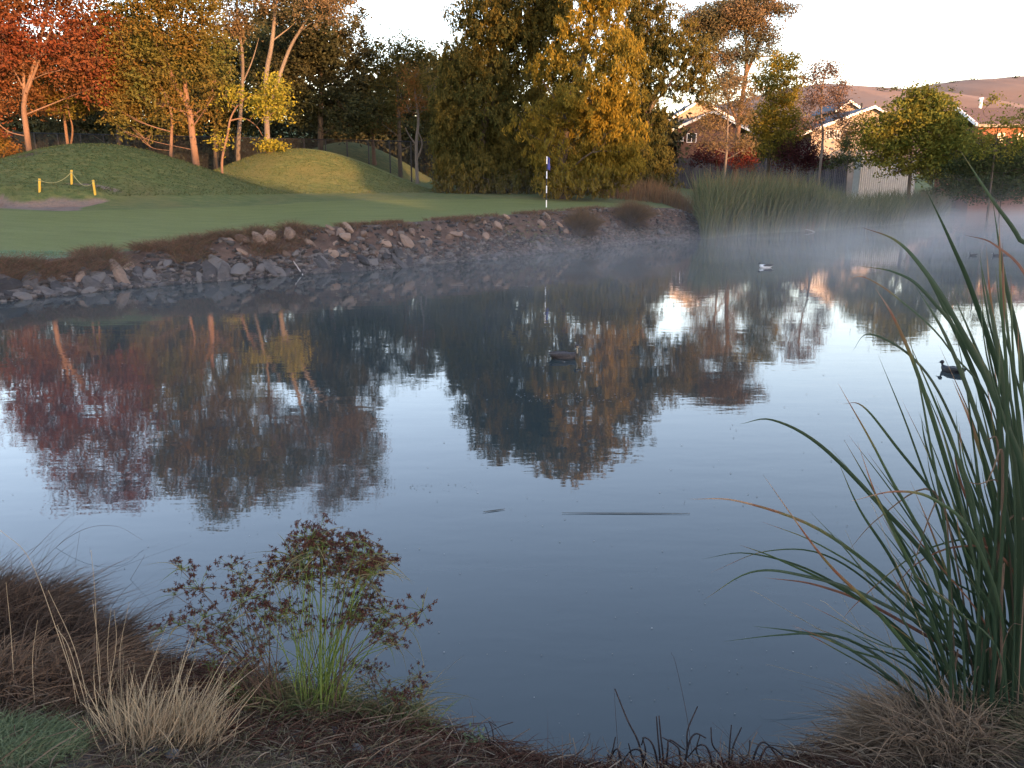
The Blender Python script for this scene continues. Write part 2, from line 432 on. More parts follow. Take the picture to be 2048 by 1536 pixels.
# the sheet lies only under the lake outline (a little beyond its shore)
wb = bpy.data.meshes.new('water'); cen = LAKE.mean(0)
import bmesh
bm = bmesh.new()
s_edges = []
vs = []
for i in range(len(LAKE)):
    A = LAKE[i - 1]; B = LAKE[i]; C = LAKE[(i + 1) % len(LAKE)]
    d = (C - A); nrm = np.array([d[1], -d[0]]) / np.linalg.norm(d)
    # outward for this winding is tested below
    q = B + nrm * .2
    if sdist(q[None])[0][0] < 0: q = B - nrm * .2
    vs.append(bm.verts.new((q[0], q[1], 0)))
f = bm.faces.new(vs)
bmesh.ops.triangulate(bm, faces=[f]); bmesh.ops.recalc_face_normals(bm, faces=bm.faces)
if sum(fa.normal.z for fa in bm.faces) < 0: bmesh.ops.reverse_faces(bm, faces=bm.faces)
bm.to_mesh(wb); bm.free(); wb.materials.append(wm)
bpy.data.meshes.remove(w0)
tag(link('water', wb), kind='structure')

# ------------------------------------------------------------------ hills
hm = rough_mat('dry_grass_hill', [(.10, .066, .048), (.17, .112, .08), (.20, .135, .095)], .006, bump=0)
def hill(name, ridge, Y, depth, front):
    P = [at_y(a, b_, Y) for a, b_ in ridge]
    xs = np.array([q[0] for q in P]); zs = np.array([q[2] for q in P])
    X = np.linspace(xs[0], xs[-1], 220); Z = np.interp(X, xs, zs)
    Z = Z + 1.5 * vnoise(X, X * 0, .03, 11) + .6 * vnoise(X, X * 0, .11, 12)
    rows = []; yy = np.linspace(-front, depth, 50)
    for k in yy:
        r = 1 - (abs(k) / (front if k < 0 else depth))
        prof = sm(r) * .7 + .3 * r
        g = 10 * vnoise(X, X * 0 + k, .012, 13) * (1 - r) * r * 4 * .8 + 5 * vnoise(X, X * 0 + k, .03, 14) * (1 - r) * r * 4
        rows.append(np.stack([X, X * 0 + Y + k, np.maximum(Z * prof + g * 1.0, 0) * 1.0 - 1], 1))
    V = np.concatenate(rows); n = len(X)
    i, j = np.meshgrid(np.arange(n - 1), np.arange(len(yy) - 1)); a = (j * n + i).ravel()
    o = link(name, npmesh(name, V, np.stack([a, a + 1, a + 1 + n, a + n], 1), hm, True))
    tag(o, kind='structure'); return V.reshape(len(yy), n, 3)
h1 = hill('hill', [(1180, 260), (1400, 215), (1560, 178), (1640, 168), (1700, 170), (1760, 172), (1820, 176), (1900, 190), (2000, 215), (2200, 260)], 1100, 500, 600)
h2 = hill('hill', [(1620, 330), (1720, 225), (1800, 182), (1850, 170), (1910, 160), (1960, 158), (2020, 153), (2060, 155), (2150, 170), (2300, 200), (2600, 280)], 1500, 600, 800)
# scrub on the hills (far off, reads as patches): joined
sc_ = []
for hv, cnt in ((h1, 40), (h2, 420)):
    for _ in range(cnt):
        r_ = int(R.uniform(12, 31)); c_ = int(R.uniform(20, 200))
        if vnoise(np.array([c_ * 1.0]), np.array([r_ * 3.0]), .09, 21)[0] < .12 and R.uniform() < .85: continue
        sc_.append(hv[r_, c_] + [R.uniform(-8, 8), R.uniform(-10, 10), 1.5])
sc_ = np.array(sc_)
cc = np.repeat(sc_, 40, 0) + R.normal(size=(len(sc_) * 40, 3)) * [3.2, 3.2, 1.4]
V, Q = leaf_cards(cc, 2.2, 1.6)
tag(link('hill_scrub', npmesh('hill_scrub', V, Q, M_DARK)), 'dark scrub and small trees scattered over the dry hills', 'scrub', kind='stuff')
WHITE = rough_mat('white_paint', [(.70, .69, .66), (.82, .81, .78)], 3, bump=.05, rough=.6)
DKMETAL = rough_mat('dark_metal', [(.010, .010, .012), (.025, .025, .025)], 5, bump=.1, rough=.55)
def mast(px, py0, py1, Y, label):
    a = at_y(px, py0, Y); c = at_y(px, py1, Y); hgt = c[2] - a[2]
    e = empty('antenna_mast', (a[0], Y, a[2]), label, 'antenna')
    b = Bag(); b.tube([(0, 0, 0), (0, 0, hgt * .5), (0, 0, hgt)], [.5, .4, .25], 5)
    link('pole', b.mesh('pole', DKMETAL), e, (0, 0, 0))
    for k in (.55, .75, .92):
        b = Bag(); b.box(-1.2, 1.2, -.3, .3, hgt * k, hgt * k + .6); link('crossarm', b.mesh('crossarm', DKMETAL), e, (0, 0, 0))
mast(1932, 162, 142, 1500, 'taller thin antenna mast on the hilltop, left of the pair')
mast(1939, 161, 147, 1500, 'shorter thin antenna mast on the hilltop, right of the pair')

# ------------------------------------------------------------------ trees
def tree(name, label, D, trunk, r0, lobes, mat, bark, leaf=(.2, .11), dens=300, cl=1.0, limbs=(), droop=0.0, cat='tree', group=None, clump=26, seed=0, twigs=5, ground=True, depth=1.0, base_sink=.15):
    """trunk: pixel polyline from the ground up; lobes: (cx, cy, rx, ry) in pixels, crown masses at distance D"""
    rng = np.random.default_rng(seed + int(lobes[0][0]) + 1000)
    base = at_y(*trunk[0], D)
    gz_ = H(base[0], D) if ground else base[2]
    root = np.array([base[0], D, gz_])
    e = empty(name, root, label, cat, group)
    T = [root - [0, 0, base_sink]]
    dy = 0
    for p in trunk[1:]:
        dy += rng.uniform(-.25, .25); q = at_y(*p, D); T.append(np.array([q[0], D + dy, q[2]]))
    T = smooth_path(np.array(T), 5)
    skel = [T]; b = Bag()
    rad = np.linspace(r0, r0 * .38, len(T)); rad[0] *= 1.35
    rad = rad * .85; b.tube(T, rad, 9)
    allp = [(T, rad)]
    for lm in limbs:
        L0 = []; dd = rng.uniform(-1, 1) * .6
        for i, p in enumerate(lm[1:]):
            q = at_y(*p, D); L0.append(np.array([q[0], D + dd * i, q[2]]))
        L0 = np.array(L0); j = np.argmin(np.linalg.norm(T - L0[0], axis=1)); L0[0] = T[j]
        L0 = smooth_path(L0, 5); rr = np.linspace(min(lm[0], rad[j]), lm[0] * .3, len(L0))
        b.tube(L0, rr, 7); allp.append((L0, rr))
    pts = np.concatenate([a for a, _ in allp]); prad = np.concatenate([c for _, c in allp])
    CC = []; 
    for lb in lobes:
        cx, cy, rx, ry = lb[:4]; off = lb[4] if len(lb) > 4 else rng.uniform(-.5, .5) * rx * mpp(cx, cy, D) * .5
        dn = lb[5] if len(lb) > 5 else 1.0
        Yc = D + off; c = at_y(cx, cy, D); c[1] = Yc; k = mpp(cx, cy, D)
        a, h_ = rx * k, ry * k; dp = max(a, h_ * .6) * depth
        area = math.pi * a * h_
        ncl = max(4, int(area * dens * dn / clump))
        # cluster centres, biased to the outside of the lobe
        u = unit(rng.normal(size=(ncl, 3))); r = rng.uniform(.12, 1, ncl) ** .45
        r = r * (1 + .34 * np.sin(u[:, 0] * 5 + cx) * np.sin(u[:, 2] * 6 + cy) + .10 * np.sin(u[:, 0] * 13 + u[:, 1] * 11))
        cc = c + u * r[:, None] * [a, dp, h_]
        cc = cc[cc[:, 2] > gz_ + .05]
        CC.append(cc)
        # a limb to the lobe and twigs in it
        tgt = c - [0, 0, h_ * .25]
        dh = np.linalg.norm((pts - tgt)[:, :2], axis=1)
        j = np.argmin(np.linalg.norm(pts - tgt, axis=1) + np.maximum(pts[:, 2] - tgt[2] + dh * .35, 0) * 2)
        mid = (pts[j] + tgt) / 2 + rng.normal(size=3) * .15 * np.linalg.norm(tgt - pts[j]) * [1, 1, .4]
        LP = smooth_path(np.array([pts[j], mid, tgt, tgt + rng.normal(size=3) * [a, dp, h_] * .3 + [0, 0, h_ * .5]]), 4)
        rr = np.linspace(max(min(prad[j] * .5, .055), .02) * (1 if dn > .65 else .4), .010, len(LP)); b.tube(LP, rr, 5)
        if len(cc):
            for q in cc[rng.integers(0, len(cc), twigs + int(area * .35))]:
                s0 = LP[rng.integers(len(LP) // 3, len(LP))]
                b.tube(smooth_path(np.array([s0, (s0 + q) / 2 + rng.normal(size=3) * .2, q]), 3), np.linspace(.022, .006, 7), 4)
    link('trunk', b.mesh('trunk', bark, True), e)
    CC = np.concatenate(CC)
    nper = clump
    C = np.repeat(CC, nper, 0)
    sz = np.repeat(rng.uniform(.16, .42, len(CC)) * cl, nper)[:, None]
    if droop:
        dz = rng.uniform(0, 1, (len(C), 1)) ** 1.2
        st = np.repeat(rng.uniform(.5, 1.5, len(CC)), nper)[:, None] * droop
        dirn = np.repeat(unit(rng.normal(size=(len(CC), 3)) * [1, 1, .2]), nper, 0)
        C = C + dirn * (dz ** .6) * sz * 1.1 + rng.normal(size=C.shape) * sz * [.28, .28, .2] - np.concatenate([dz * 0, dz * 0, dz * st], 1)
        Dr = rng.normal(size=C.shape) * .5 + [0, 0, -1] + dirn * .4
    else:
        C = C + rng.normal(size=C.shape) * sz * [1, 1, .7]; Dr = rng.normal(size=C.shape) * [1, 1, .8] + [0, 0, -.3]
    zg = gz_ + .02
    C = C[C[:, 2] > zg]; Dr = Dr[:len(C)]
    V, Q = leaf_cards(C, leaf[0], leaf[1], Dr, rng)
    link('crown', npmesh('crown', V, Q, mat), e)
    return e
def smooth_path(P, k):
    P = np.asarray(P, float); n = len(P)
    if n < 3:
        s = np.linspace(0, 1, k + 1)[:, None]; return P[0] * (1 - s) + P[-1] * s
    out = []
    E = np.concatenate([[2 * P[0] - P[1]], P, [2 * P[-1] - P[-2]]])
    for i in range(n - 1):
        p0, p1, p2, p3 = E[i:i + 4]
        for s in np.arange(k) / k:
            out.append(.5 * ((2 * p1) + (-p0 + p2) * s + (2 * p0 - 5 * p1 + 4 * p2 - p3) * s * s + (-p0 + 3 * p1 - 3 * p2 + p3) * s ** 3))
    out.append(P[-1]); return np.array(out)

tree('red_maple', 'tall crimson red tree with orange lit trunk at the far left of the grassy mound', 50,
     [(60, 310), (56, 255), (52, 205), (62, 150), (84, 40), (95, -80)], .22,
     [(10, 40, 90, 110), (110, 60, 90, 110), (190, 90, 50, 90), (-50, 90, 90, 120), (20, 160, 70, 60, 1, .8), (185, 160, 45, 45, 0, .9), (60, -70, 90, 70, 0, .55), (150, -50, 70, 80, 0, .6), (20, -130, 80, 60, 0, .8), (110, -150, 60, 50, 0, .9), (-10, 230, 30, 40, 0, .7)],
     M_RED, BK_ORANGE, dens=260, limbs=[(.10, (52, 205), (40, 120), (22, 20), (10, -100)), (.09, (54, 200), (85, 110), (120, 20), (140, -60)), (.06, (50, 190), (20, 130), (-20, 80))])
tree('rust_tree', 'rust brown and olive low crowned tree with two thin trunks behind the left mound', 54,
     [(136, 296), (132, 262), (128, 225), (120, 180)], .14,
     [(110, 165, 60, 45), (170, 160, 60, 55), (150, 205, 70, 30), (90, 200, 35, 30)], M_RUST, BK_ORANGE, dens=260,
     limbs=[(.08, (148, 296), (155, 262), (157, 225), (160, 170))])
tree('orange_bush', 'orange lit low bush at the left edge behind the mound', 52, [(6, 330), (6, 300)], .05,
     [(0, 300, 36, 32), (-40, 290, 40, 45)], M_RUST, BK_DARK, dens=300, cat='bush')
tree('amber_gum', 'leaning forked tree with bright orange trunk and amber olive leaves on the mound', 51,
     [(394, 335), (385, 270), (375, 215), (345, 160), (325, 90), (312, 10), (305, -120)], .26,
     [(260, 90, 60, 90), (330, 60, 70, 90), (400, 90, 60, 70), (230, 170, 50, 50), (290, 180, 60, 45), (430, 150, 35, 45, 0, .6), (400, 225, 45, 30, 0, .4), (290, -30, 90, 70), (390, -20, 80, 70), (330, -120, 110, 80, 0, .8), (230, -90, 60, 80, 0, .8), (330, -200, 70, 45, 0, .7), (430, -120, 60, 70, 0, .8), (250, 235, 50, 22, 0, .5)],
     M_AMBER, BK_ORANGE, dens=330, limbs=[(.16, (378, 215), (362, 150), (365, 80), (385, 10), (400, -120)), (.09, (355, 180), (325, 150), (300, 60), (285, 10)), (.05, (388, 262), (415, 220), (440, 190)), (.05, (385, 240), (410, 210), (430, 170))])
tree('slender_tree', 'slender orange trunk with small crown left of the leaning orange tree', 50.5,
     [(337, 318), (340, 275), (342, 225), (320, 175), (300, 130)], .13,
     [(300, 150, 50, 40), (330, 205, 45, 28), (275, 265, 45, 15, 0, .6), (240, 215, 40, 28)], M_AMBER, BK_ORANGE, dens=230)
tree('yellow_leaning_tree', 'thin bent tree with yellow green leaves on an arching orange limb', 50,
     [(444, 348), (446, 318), (458, 270), (462, 235), (480, 205), (505, 190)], .10,
     [(545, 175, 32, 28), (520, 205, 32, 22), (555, 215, 24, 24), (480, 185, 25, 15, 0, .7), (455, 195, 14, 18, 0, .7), (445, 280, 18, 18, 0, .6)], M_YEL, BK_ORANGE, dens=330, leaf=(.2, .1),
     limbs=[(.05, (462, 245), (485, 236), (505, 250), (515, 270))])
tree('yellow_bush', 'round yellow green bush on the crest of the second mound', 55.5, [(545, 330), (548, 312)], .05,
     [(548, 300, 28, 17), (575, 312, 16, 12), (530, 290, 14, 12)], M_YEL, BK_DARK, dens=380, cat='bush')
tree('eucalyptus', 'pale trunked eucalypt with coppery crown left of the taller pair of trunks', 58,
     [(478, 345), (478, 290), (482, 200), (485, 120), (478, 40), (475, -60)], .20,
     [(445, 40, 40, 50), (490, 30, 35, 50), (480, -40, 60, 50), (440, -90, 50, 60), (510, -100, 50, 50), (475, -170, 50, 40)], M_EUC, BK_GUM, dens=320, leaf=(.2, .08), twigs=8,
     limbs=[(.08, (484, 150), (470, 90), (450, 60), (440, 20)), (.06, (483, 170), (500, 120), (510, 70))])
tree('eucalyptus', 'tall pale grey eucalypt whose two curved trunks split above the yellow leaves', 57,
     [(540, 350), (535, 280), (533, 160), (545, 95), (552, 40), (560, -50)], .26,
     [(540, 0, 60, 45), (620, 5, 70, 45), (680, 20, 35, 30, 0, .7), (600, -60, 90, 60), (680, -70, 55, 60, 0, .8), (560, -130, 70, 50), (650, -150, 80, 50), (600, -210, 70, 30), (510, -60, 50, 50)], M_EUC, BK_GUM, dens=320, leaf=(.2, .08), twigs=8,
     limbs=[(.15, (548, 240), (560, 145), (580, 90), (605, 45), (625, 0), (650, -90)), (.05, (580, 90), (582, 45), (600, 10))], group=None)
tree('dark_pine', 'dark feathery evergreen behind the eucalypt trunks, reaching into the sky gap', 66,
     [(640, 345), (642, 200), (650, 60), (660, -40)], .3,
     [(600, 110, 60, 60), (660, 90, 60, 60), (700, 60, 35, 35, 0, .45), (690, 130, 55, 55), (600, 200, 80, 50), (690, 210, 70, 60), (620, 30, 60, 60), (680, -20, 45, 50, 0, .6), (640, -80, 60, 50, 0, .7), (560, 140, 60, 70), (715, 25, 14, 18, 0, .35)], M_DARK, BK_DARK, dens=260, leaf=(.26, .13), twigs=8)
tree('olive_tree', 'round topped olive tree with sunlit tips in the dip of the skyline', 68,
     [(800, 330), (798, 250), (795, 150)], .25,
     [(775, 115, 50, 40), (820, 110, 45, 38), (855, 130, 35, 40), (740, 150, 45, 40), (800, 180, 70, 50), (860, 190, 40, 50), (745, 225, 60, 45), (870, 250, 35, 50)], M_OLIVE, BK_DARK, dens=230, leaf=(.22, .11))
tree('coppery_gum', 'small coppery gum with pale double trunk in front of the olive tree', 60,
     [(834, 342), (832, 290), (836, 240), (830, 190), (826, 160)], .15,
     [(828, 150, 30, 22), (840, 185, 30, 24), (870, 175, 22, 18, 0, .5), (815, 215, 22, 18, 0, .6), (850, 215, 18, 16, 0, .4)], M_RUST, BK_GUM, dens=230, leaf=(.2, .08),
     limbs=[(.09, (836, 325), (845, 290), (838, 262)), (.07, (834, 295), (818, 270), (812, 255))])
tree('rust_tree', 'shadowy rust leaved tree with orange lit lower trunk beyond the fence', 72,
     [(748, 305), (746, 280), (745, 250), (750, 200)], .22,
     [(700, 220, 35, 30), (770, 225, 45, 35), (765, 260, 30, 15, 0, .5), (690, 258, 25, 12, 0, .6)], M_RUST, BK_ORANGE, dens=200, leaf=(.22, .11))
tree('dark_tree', 'dark leafy tree behind the fence above the left mound', 74, [(235, 310), (235, 200), (240, 120)], .3,
     [(190, 200, 70, 60), (260, 190, 80, 60), (200, 120, 60, 60), (290, 110, 70, 60), (130, 230, 60, 40)], M_DARK, BK_DARK, dens=170, leaf=(.3, .15))
tree('dark_tree', 'dark olive tree filling the gap between the amber tree and the eucalypts', 76, [(430, 330), (430, 220), (430, 130)], .3,
     [(400, 200, 80, 60), (470, 210, 80, 60), (440, 120, 80, 60), (520, 110, 70, 60), (350, 240, 60, 45)], M_OLIVE, BK_DARK, dens=160, leaf=(.3, .15))

# the big willows
tree('willow', 'huge dark willow, left and rearmost of the weeping trees behind the flag', 54,
     [(960, 385), (965, 300), (975, 180), (990, 60)], .5,
     [(935, 130, 55, 60), (985, 90, 80, 80), (910, 220, 45, 60), (970, 220, 75, 75), (940, 310, 70, 60), (1030, 310, 80, 70), (1040, 180, 80, 80), (960, 20, 70, 50, 0, .8), (1050, 20, 90, 70), (905, 165, 32, 50), (890, 275, 32, 50), (1090, 60, 60, 70), (1100, -10, 60, 60), (960, 350, 70, 42, -2), (890, 345, 26, 40), (1040, 360, 70, 35, -2), (1000, -50, 70, 45, 0, .8), (905, 110, 25, 40, 0, .5), (1100, -60, 80, 45, 0, .8), (1130, 340, 70, 45), (1180, 345, 60, 40)],
     M_WILG, BK_DARK, dens=620, leaf=(.24, .08), droop=.6, cl=1.25, clump=34,
     limbs=[(.16, (975, 250), (1000, 170), (1005, 110), (1020, 30))])
tree('willow', 'golden sunlit weeping willow standing right behind the golf flag', 48,
     [(1120, 388), (1125, 300), (1135, 220), (1150, 170), (1170, 110), (1180, 30)], .42,
     [(1120, 130, 60, 60, 1), (1190, 60, 70, 65), (1230, 120, 50, 60, -1.5), (1180, 190, 70, 60, -1.5), (1240, 200, 45, 50), (1130, 230, 60, 50, 0, .8), (1245, 290, 42, 50, -1.5), (1200, 290, 50, 50, -.5, .9), (1090, 290, 40, 40, -1, .5), (1150, 330, 60, 35, 0, .7), (1250, 335, 32, 30, -1, .8), (1210, -30, 80, 55), (1150, -80, 70, 45, 0, .8), (1120, 352, 60, 38, -.6), (1190, 355, 60, 32, -.8), (1060, 225, 32, 20, -1.5, .6), (1040, 255, 20, 20, -1.5, .5)],
     M_WILY, BK_DARK, dens=620, leaf=(.24, .075), droop=.5, cl=1.2, clump=34,
     limbs=[(.14, (1140, 215), (1160, 140), (1172, 100), (1170, 60)), (.09, (1138, 220), (1105, 190), (1085, 160)), (.08, (1135, 225), (1190, 225), (1230, 205))])
tree('willow', 'spreading willow with open arching boughs, right of the golden willow', 60,
     [(1285, 385), (1290, 300), (1300, 220), (1325, 160)], .32,
     [(1275, 60, 40, 60), (1285, 170, 40, 50), (1330, 350, 30, 30), (1310, 40, 60, 50, 0, .8), (1350, 90, 60, 45), (1290, 110, 50, 50), (1390, 120, 40, 55, 0, .8), (1340, 165, 60, 35, 0, .8), (1400, 175, 35, 28, 0, .6), (1300, 240, 40, 50), (1310, 310, 38, 50), (1280, 350, 50, 35), (1280, -20, 60, 50, 0, .7)],
     M_WILG, BK_DARK, dens=520, leaf=(.22, .08), droop=.4, cl=1.2, clump=30,
     limbs=[(.1, (1305, 215), (1340, 165), (1380, 120), (1400, 100)), (.07, (1300, 230), (1270, 180), (1260, 120)), (.08, (1325, 180), (1370, 175), (1410, 190))])
tree('eucalyptus', 'tall flat topped eucalypt standing highest against the sky right of the willows', 82,
     [(1470, 350), (1478, 250), (1492, 150), (1494, 90), (1490, 40)], .34,
     [(1400, 35, 40, 22), (1450, 30, 50, 28), (1510, 12, 50, 28), (1565, 20, 28, 16, 0, .7), (1500, 50, 35, 28, 0, .8), (1535, 70, 28, 30, 0, .6), (1420, 75, 30, 40, 0, .6), (1470, 120, 25, 28, 0, .6), (1380, 50, 22, 18), (1450, 115, 22, 22, 0, .5), (1545, 105, 26, 10, 0, .35), (1480, 25, 60, 30), (1430, 50, 40, 30), (1410, 120, 26, 30, 0, .7), (1500, 100, 24, 30, 0, .6), (1455, 160, 30, 30, 0, .6)],
     M_EUC, BK_ORANGE, dens=620, leaf=(.22, .10), cl=1.2, twigs=8,
     limbs=[(.2, (1490, 150), (1515, 100), (1530, 60), (1550, 30)), (.15, (1478, 240), (1440, 160), (1420, 110), (1420, 60)), (.08, (1515, 115), (1555, 112), (1580, 102))])
tree('small_gum', 'small gum with white trunk and rounded tan foliage puffs beside the burgundy bush', 66,
     [(1444, 358), (1452, 320), (1454, 265), (1456, 215), (1460, 180)], .14,
     [(1450, 180, 45, 30), (1485, 195, 30, 30), (1490, 230, 24, 24), (1430, 245, 36, 24), (1425, 285, 32, 20, 0, .8), (1470, 285, 30, 24, 0, .6), (1495, 290, 18, 20), (1480, 160, 25, 15), (1410, 200, 25, 20, 0, .7), (1405, 240, 22, 24, 0, .8), (1440, 215, 30, 18)],
     M_GUMTAN, BK_GUM, dens=250, leaf=(.2, .07), limbs=[(.05, (1455, 225), (1445, 212), (1428, 206)), (.05, (1455, 255), (1470, 243), (1485, 240))])
tree('golden_tree', 'upright golden green tree between the two gum trees', 74,
     [(1540, 350), (1540, 290), (1545, 220)], .2,
     [(1560, 130, 34, 24), (1590, 115, 14, 14, 0, .8), (1530, 165, 32, 40), (1575, 170, 32, 38), (1560, 225, 45, 40), (1520, 240, 30, 35), (1590, 255, 32, 24), (1550, 275, 42, 26), (1535, 305, 40, 22, 0, .6)], M_GOLD, BK_DARK, dens=330, leaf=(.2, .12))
tree('gum_tree', 'pinkish gum with bare pale orange trunk before the blue grey roofed house', 68,
     [(1641, 318), (1647, 280), (1642, 240), (1645, 200), (1648, 165), (1655, 130)], .13,
     [(1640, 140, 28, 20), (1668, 138, 20, 20), (1625, 160, 24, 18, 0, .7), (1680, 180, 20, 24), (1650, 185, 35, 26, 0, .8), (1620, 210, 22, 24, 0, .8), (1675, 215, 24, 22, 0, .9), (1670, 250, 24, 24, 0, .8), (1618, 250, 24, 24, 0, .9), (1690, 240, 16, 18, 0, .8)], M_GUMPINK, BK_GUM, dens=250, leaf=(.2, .08),
     limbs=[(.04, (1643, 250), (1635, 236), (1622, 232)), (.04, (1648, 285), (1660, 275), (1680, 270))])
tree('autumn_sapling', 'orange leaved sapling against the sunlit house wall', 80, [(1722, 320), (1722, 280), (1724, 250)], .06,
     [(1722, 245, 20, 20), (1728, 272, 17, 20), (1700, 262, 18, 20), (1690, 285, 20, 14), (1735, 290, 14, 12)], M_RUST, BK_DARK, dens=240, leaf=(.2, .11))
tree('round_maple', 'broad round green and yellow tree in front of the white shed', 64,
     [(1822, 360), (1822, 330), (1824, 290), (1826, 240)], .18,
     [(1828, 198, 30, 26), (1860, 205, 40, 24), (1795, 235, 36, 32), (1850, 245, 50, 36), (1895, 250, 36, 32), (1768, 285, 42, 30), (1752, 255, 22, 22), (1830, 285, 50, 26), (1885, 290, 46, 26), (1920, 275, 22, 22), (1765, 320, 28, 16, 0, .6), (1850, 325, 60, 20, 0, .9), (1800, 340, 30, 14, 0, .6), (1870, 345, 50, 14, 0, .6), (1740, 290, 20, 14, 0, .6)],
     M_MAPLE, BK_DARK, dens=330, leaf=(.24, .15))
tree('thin_tree', 'sparse yellowish leaved tree before the brown roofed house at right', 60,
     [(1990, 345), (1992, 300), (1995, 250)], .1,
     [(1960, 280, 28, 26, 0, .45), (2005, 240, 32, 34, 0, .28), (2030, 285, 34, 24, 0, .5), (1990, 300, 50, 20, 0, .5), (2060, 240, 30, 40, 0, .3), (1985, 200, 18, 12, 0, .3)], M_MAPLE, BK_DARK, dens=300, leaf=(.22, .12))
tree('burgundy_bush', 'burgundy red bush at the foot of the small white trunked gum', 68, [(1478, 352), (1478, 330)], .06,
     [(1478, 312, 26, 24), (1495, 325, 18, 16)], M_BURG, BK_DARK, dens=330, cat='bush', leaf=(.16, .09))
tree('purple_tree', 'dark purple tree beneath the two storey brick house', 72, [(1420, 352), (1420, 325)], .08,
     [(1412, 305, 34, 20), (1440, 315, 24, 18), (1395, 318, 16, 14, 0, .7)], M_PURPLE, BK_GUM, dens=300, cat='tree', leaf=(.18, .1))
tree('purple_bush', 'large dark purple bush left of the pale gum trunk', 72, [(1600, 350), (1600, 320)], .08,
     [(1600, 305, 42, 30), (1628, 318, 28, 26), (1575, 320, 26, 22)], M_PURPLE, BK_DARK, dens=300, cat='bush', leaf=(.18, .1))
tree('green_bush', 'rounded dark green bush below the sunlit house wall', 76, [(1698, 330), (1698, 305)], .07,
     [(1698, 290, 20, 16), (1700, 318, 36, 18), (1660, 325, 30, 18)], M_HEDGE, BK_DARK, dens=300, cat='bush', leaf=(.18, .1))
tree('green_bush', 'mossy green bush at the right edge beyond the reeds', 62, [(2010, 372), (2010, 345)], .08,
     [(1960, 325, 50, 22), (2030, 330, 50, 22), (1920, 335, 40, 22), (2080, 320, 50, 30), (1930, 360, 50, 16), (1990, 365, 60, 16), (2060, 365, 60, 20), (1960, 388, 60, 14), (2040, 388, 70, 16), (1900, 380, 40, 12)], M_HEDGE, BK_DARK, dens=240, cat='bush', leaf=(.2, .11))
# woodland that closes the view behind the fence
wl = []
for _ in range(2600):
    px_ = R.uniform(-260, 1345); Y = R.uniform(88, 104); top = 150 + 30 * math.sin(px_ * .02) + (-90 if px_ < 650 else 0) + (60 if px_ > 930 else 0)
    py_ = R.uniform(top, 345); wl.append(at_y(px_, py_, Y))
for _ in range(320):
    px_ = R.uniform(1290, 1760); Y = R.uniform(96, 102); wl.append(at_y(px_, R.uniform(262, 345), Y))
for _ in range(260):
    px_ = R.uniform(1880, 2300); Y = R.uniform(78, 84); wl.append(at_y(px_, R.uniform(300, 350), Y))
wl = np.array(wl); C = np.repeat(wl, 40, 0); C = C + R.normal(size=C.shape) * [1.1, 1.1, .8]
V, Q = leaf_cards(C, .55, .36)
tag(link('woodland', npmesh('woodland', V, Q, M_DARK)), 'dark far woodland closing the view behind the fence and houses', 'woodland', kind='stuff')
# added, unseen belt of leaves behind the viewer; heights shaped to shade the view
perp = np.array([math.cos(SUN_AZ - math.pi / 2 + math.pi / 2) * -1, math.sin(SUN_AZ), 0])
sh = np.array([sdir[0], sdir[1]]); sh /= np.linalg.norm(sh); pp = np.array([-sh[1], sh[0]])   # pp: along the belt
BELT = 70.0
tt = np.arange(-70, 150, .25)
hh = np.interp(tt, [-70, -20, -8, 0, 6, 12, 15, 18.5, 21, 23, 24.5, 27.5, 29.5, 36, 46, 55, 64, 71, 80, 150],
               [14, 13.5, 13.2, 13.5, 15.4, 14.0, 12.5, 9.6, 9.8, 13, 21, 22, 13.5, 12.0, 12.2, 13, 15.5, 22, 15, 15]) + .5 * vnoise(tt, tt * 0, 1.6, 31) + .3 * vnoise(tt, tt * 0, 5, 32)
bc = []
for a, hgt in zip(tt, hh):
    n = int(hgt * 7)
    z = R.uniform(0, hgt, n); dd = R.uniform(-3.5, 3.5, n)
    pos = sh[None] * (BELT + dd)[:, None] + pp[None] * (a + R.uniform(-.2, .2, n))[:, None]
    bc.append(np.concatenate([pos, (z + 1.0)[:, None]], 1))
bc = np.concatenate(bc); bcc = np.repeat(bc, 3, 0) + R.normal(size=(len(bc) * 3, 3)) * .25
V, Q = leaf_cards(bcc, .8, .6)
tag(link('woodland', npmesh('woodland', V, Q, M_OLIVE)), 'added belt of olive green leaves behind the viewpoint, unseen, shaped to shade the scene', 'woodland', kind='stuff')  # added shade caster, shares the far woodland's name

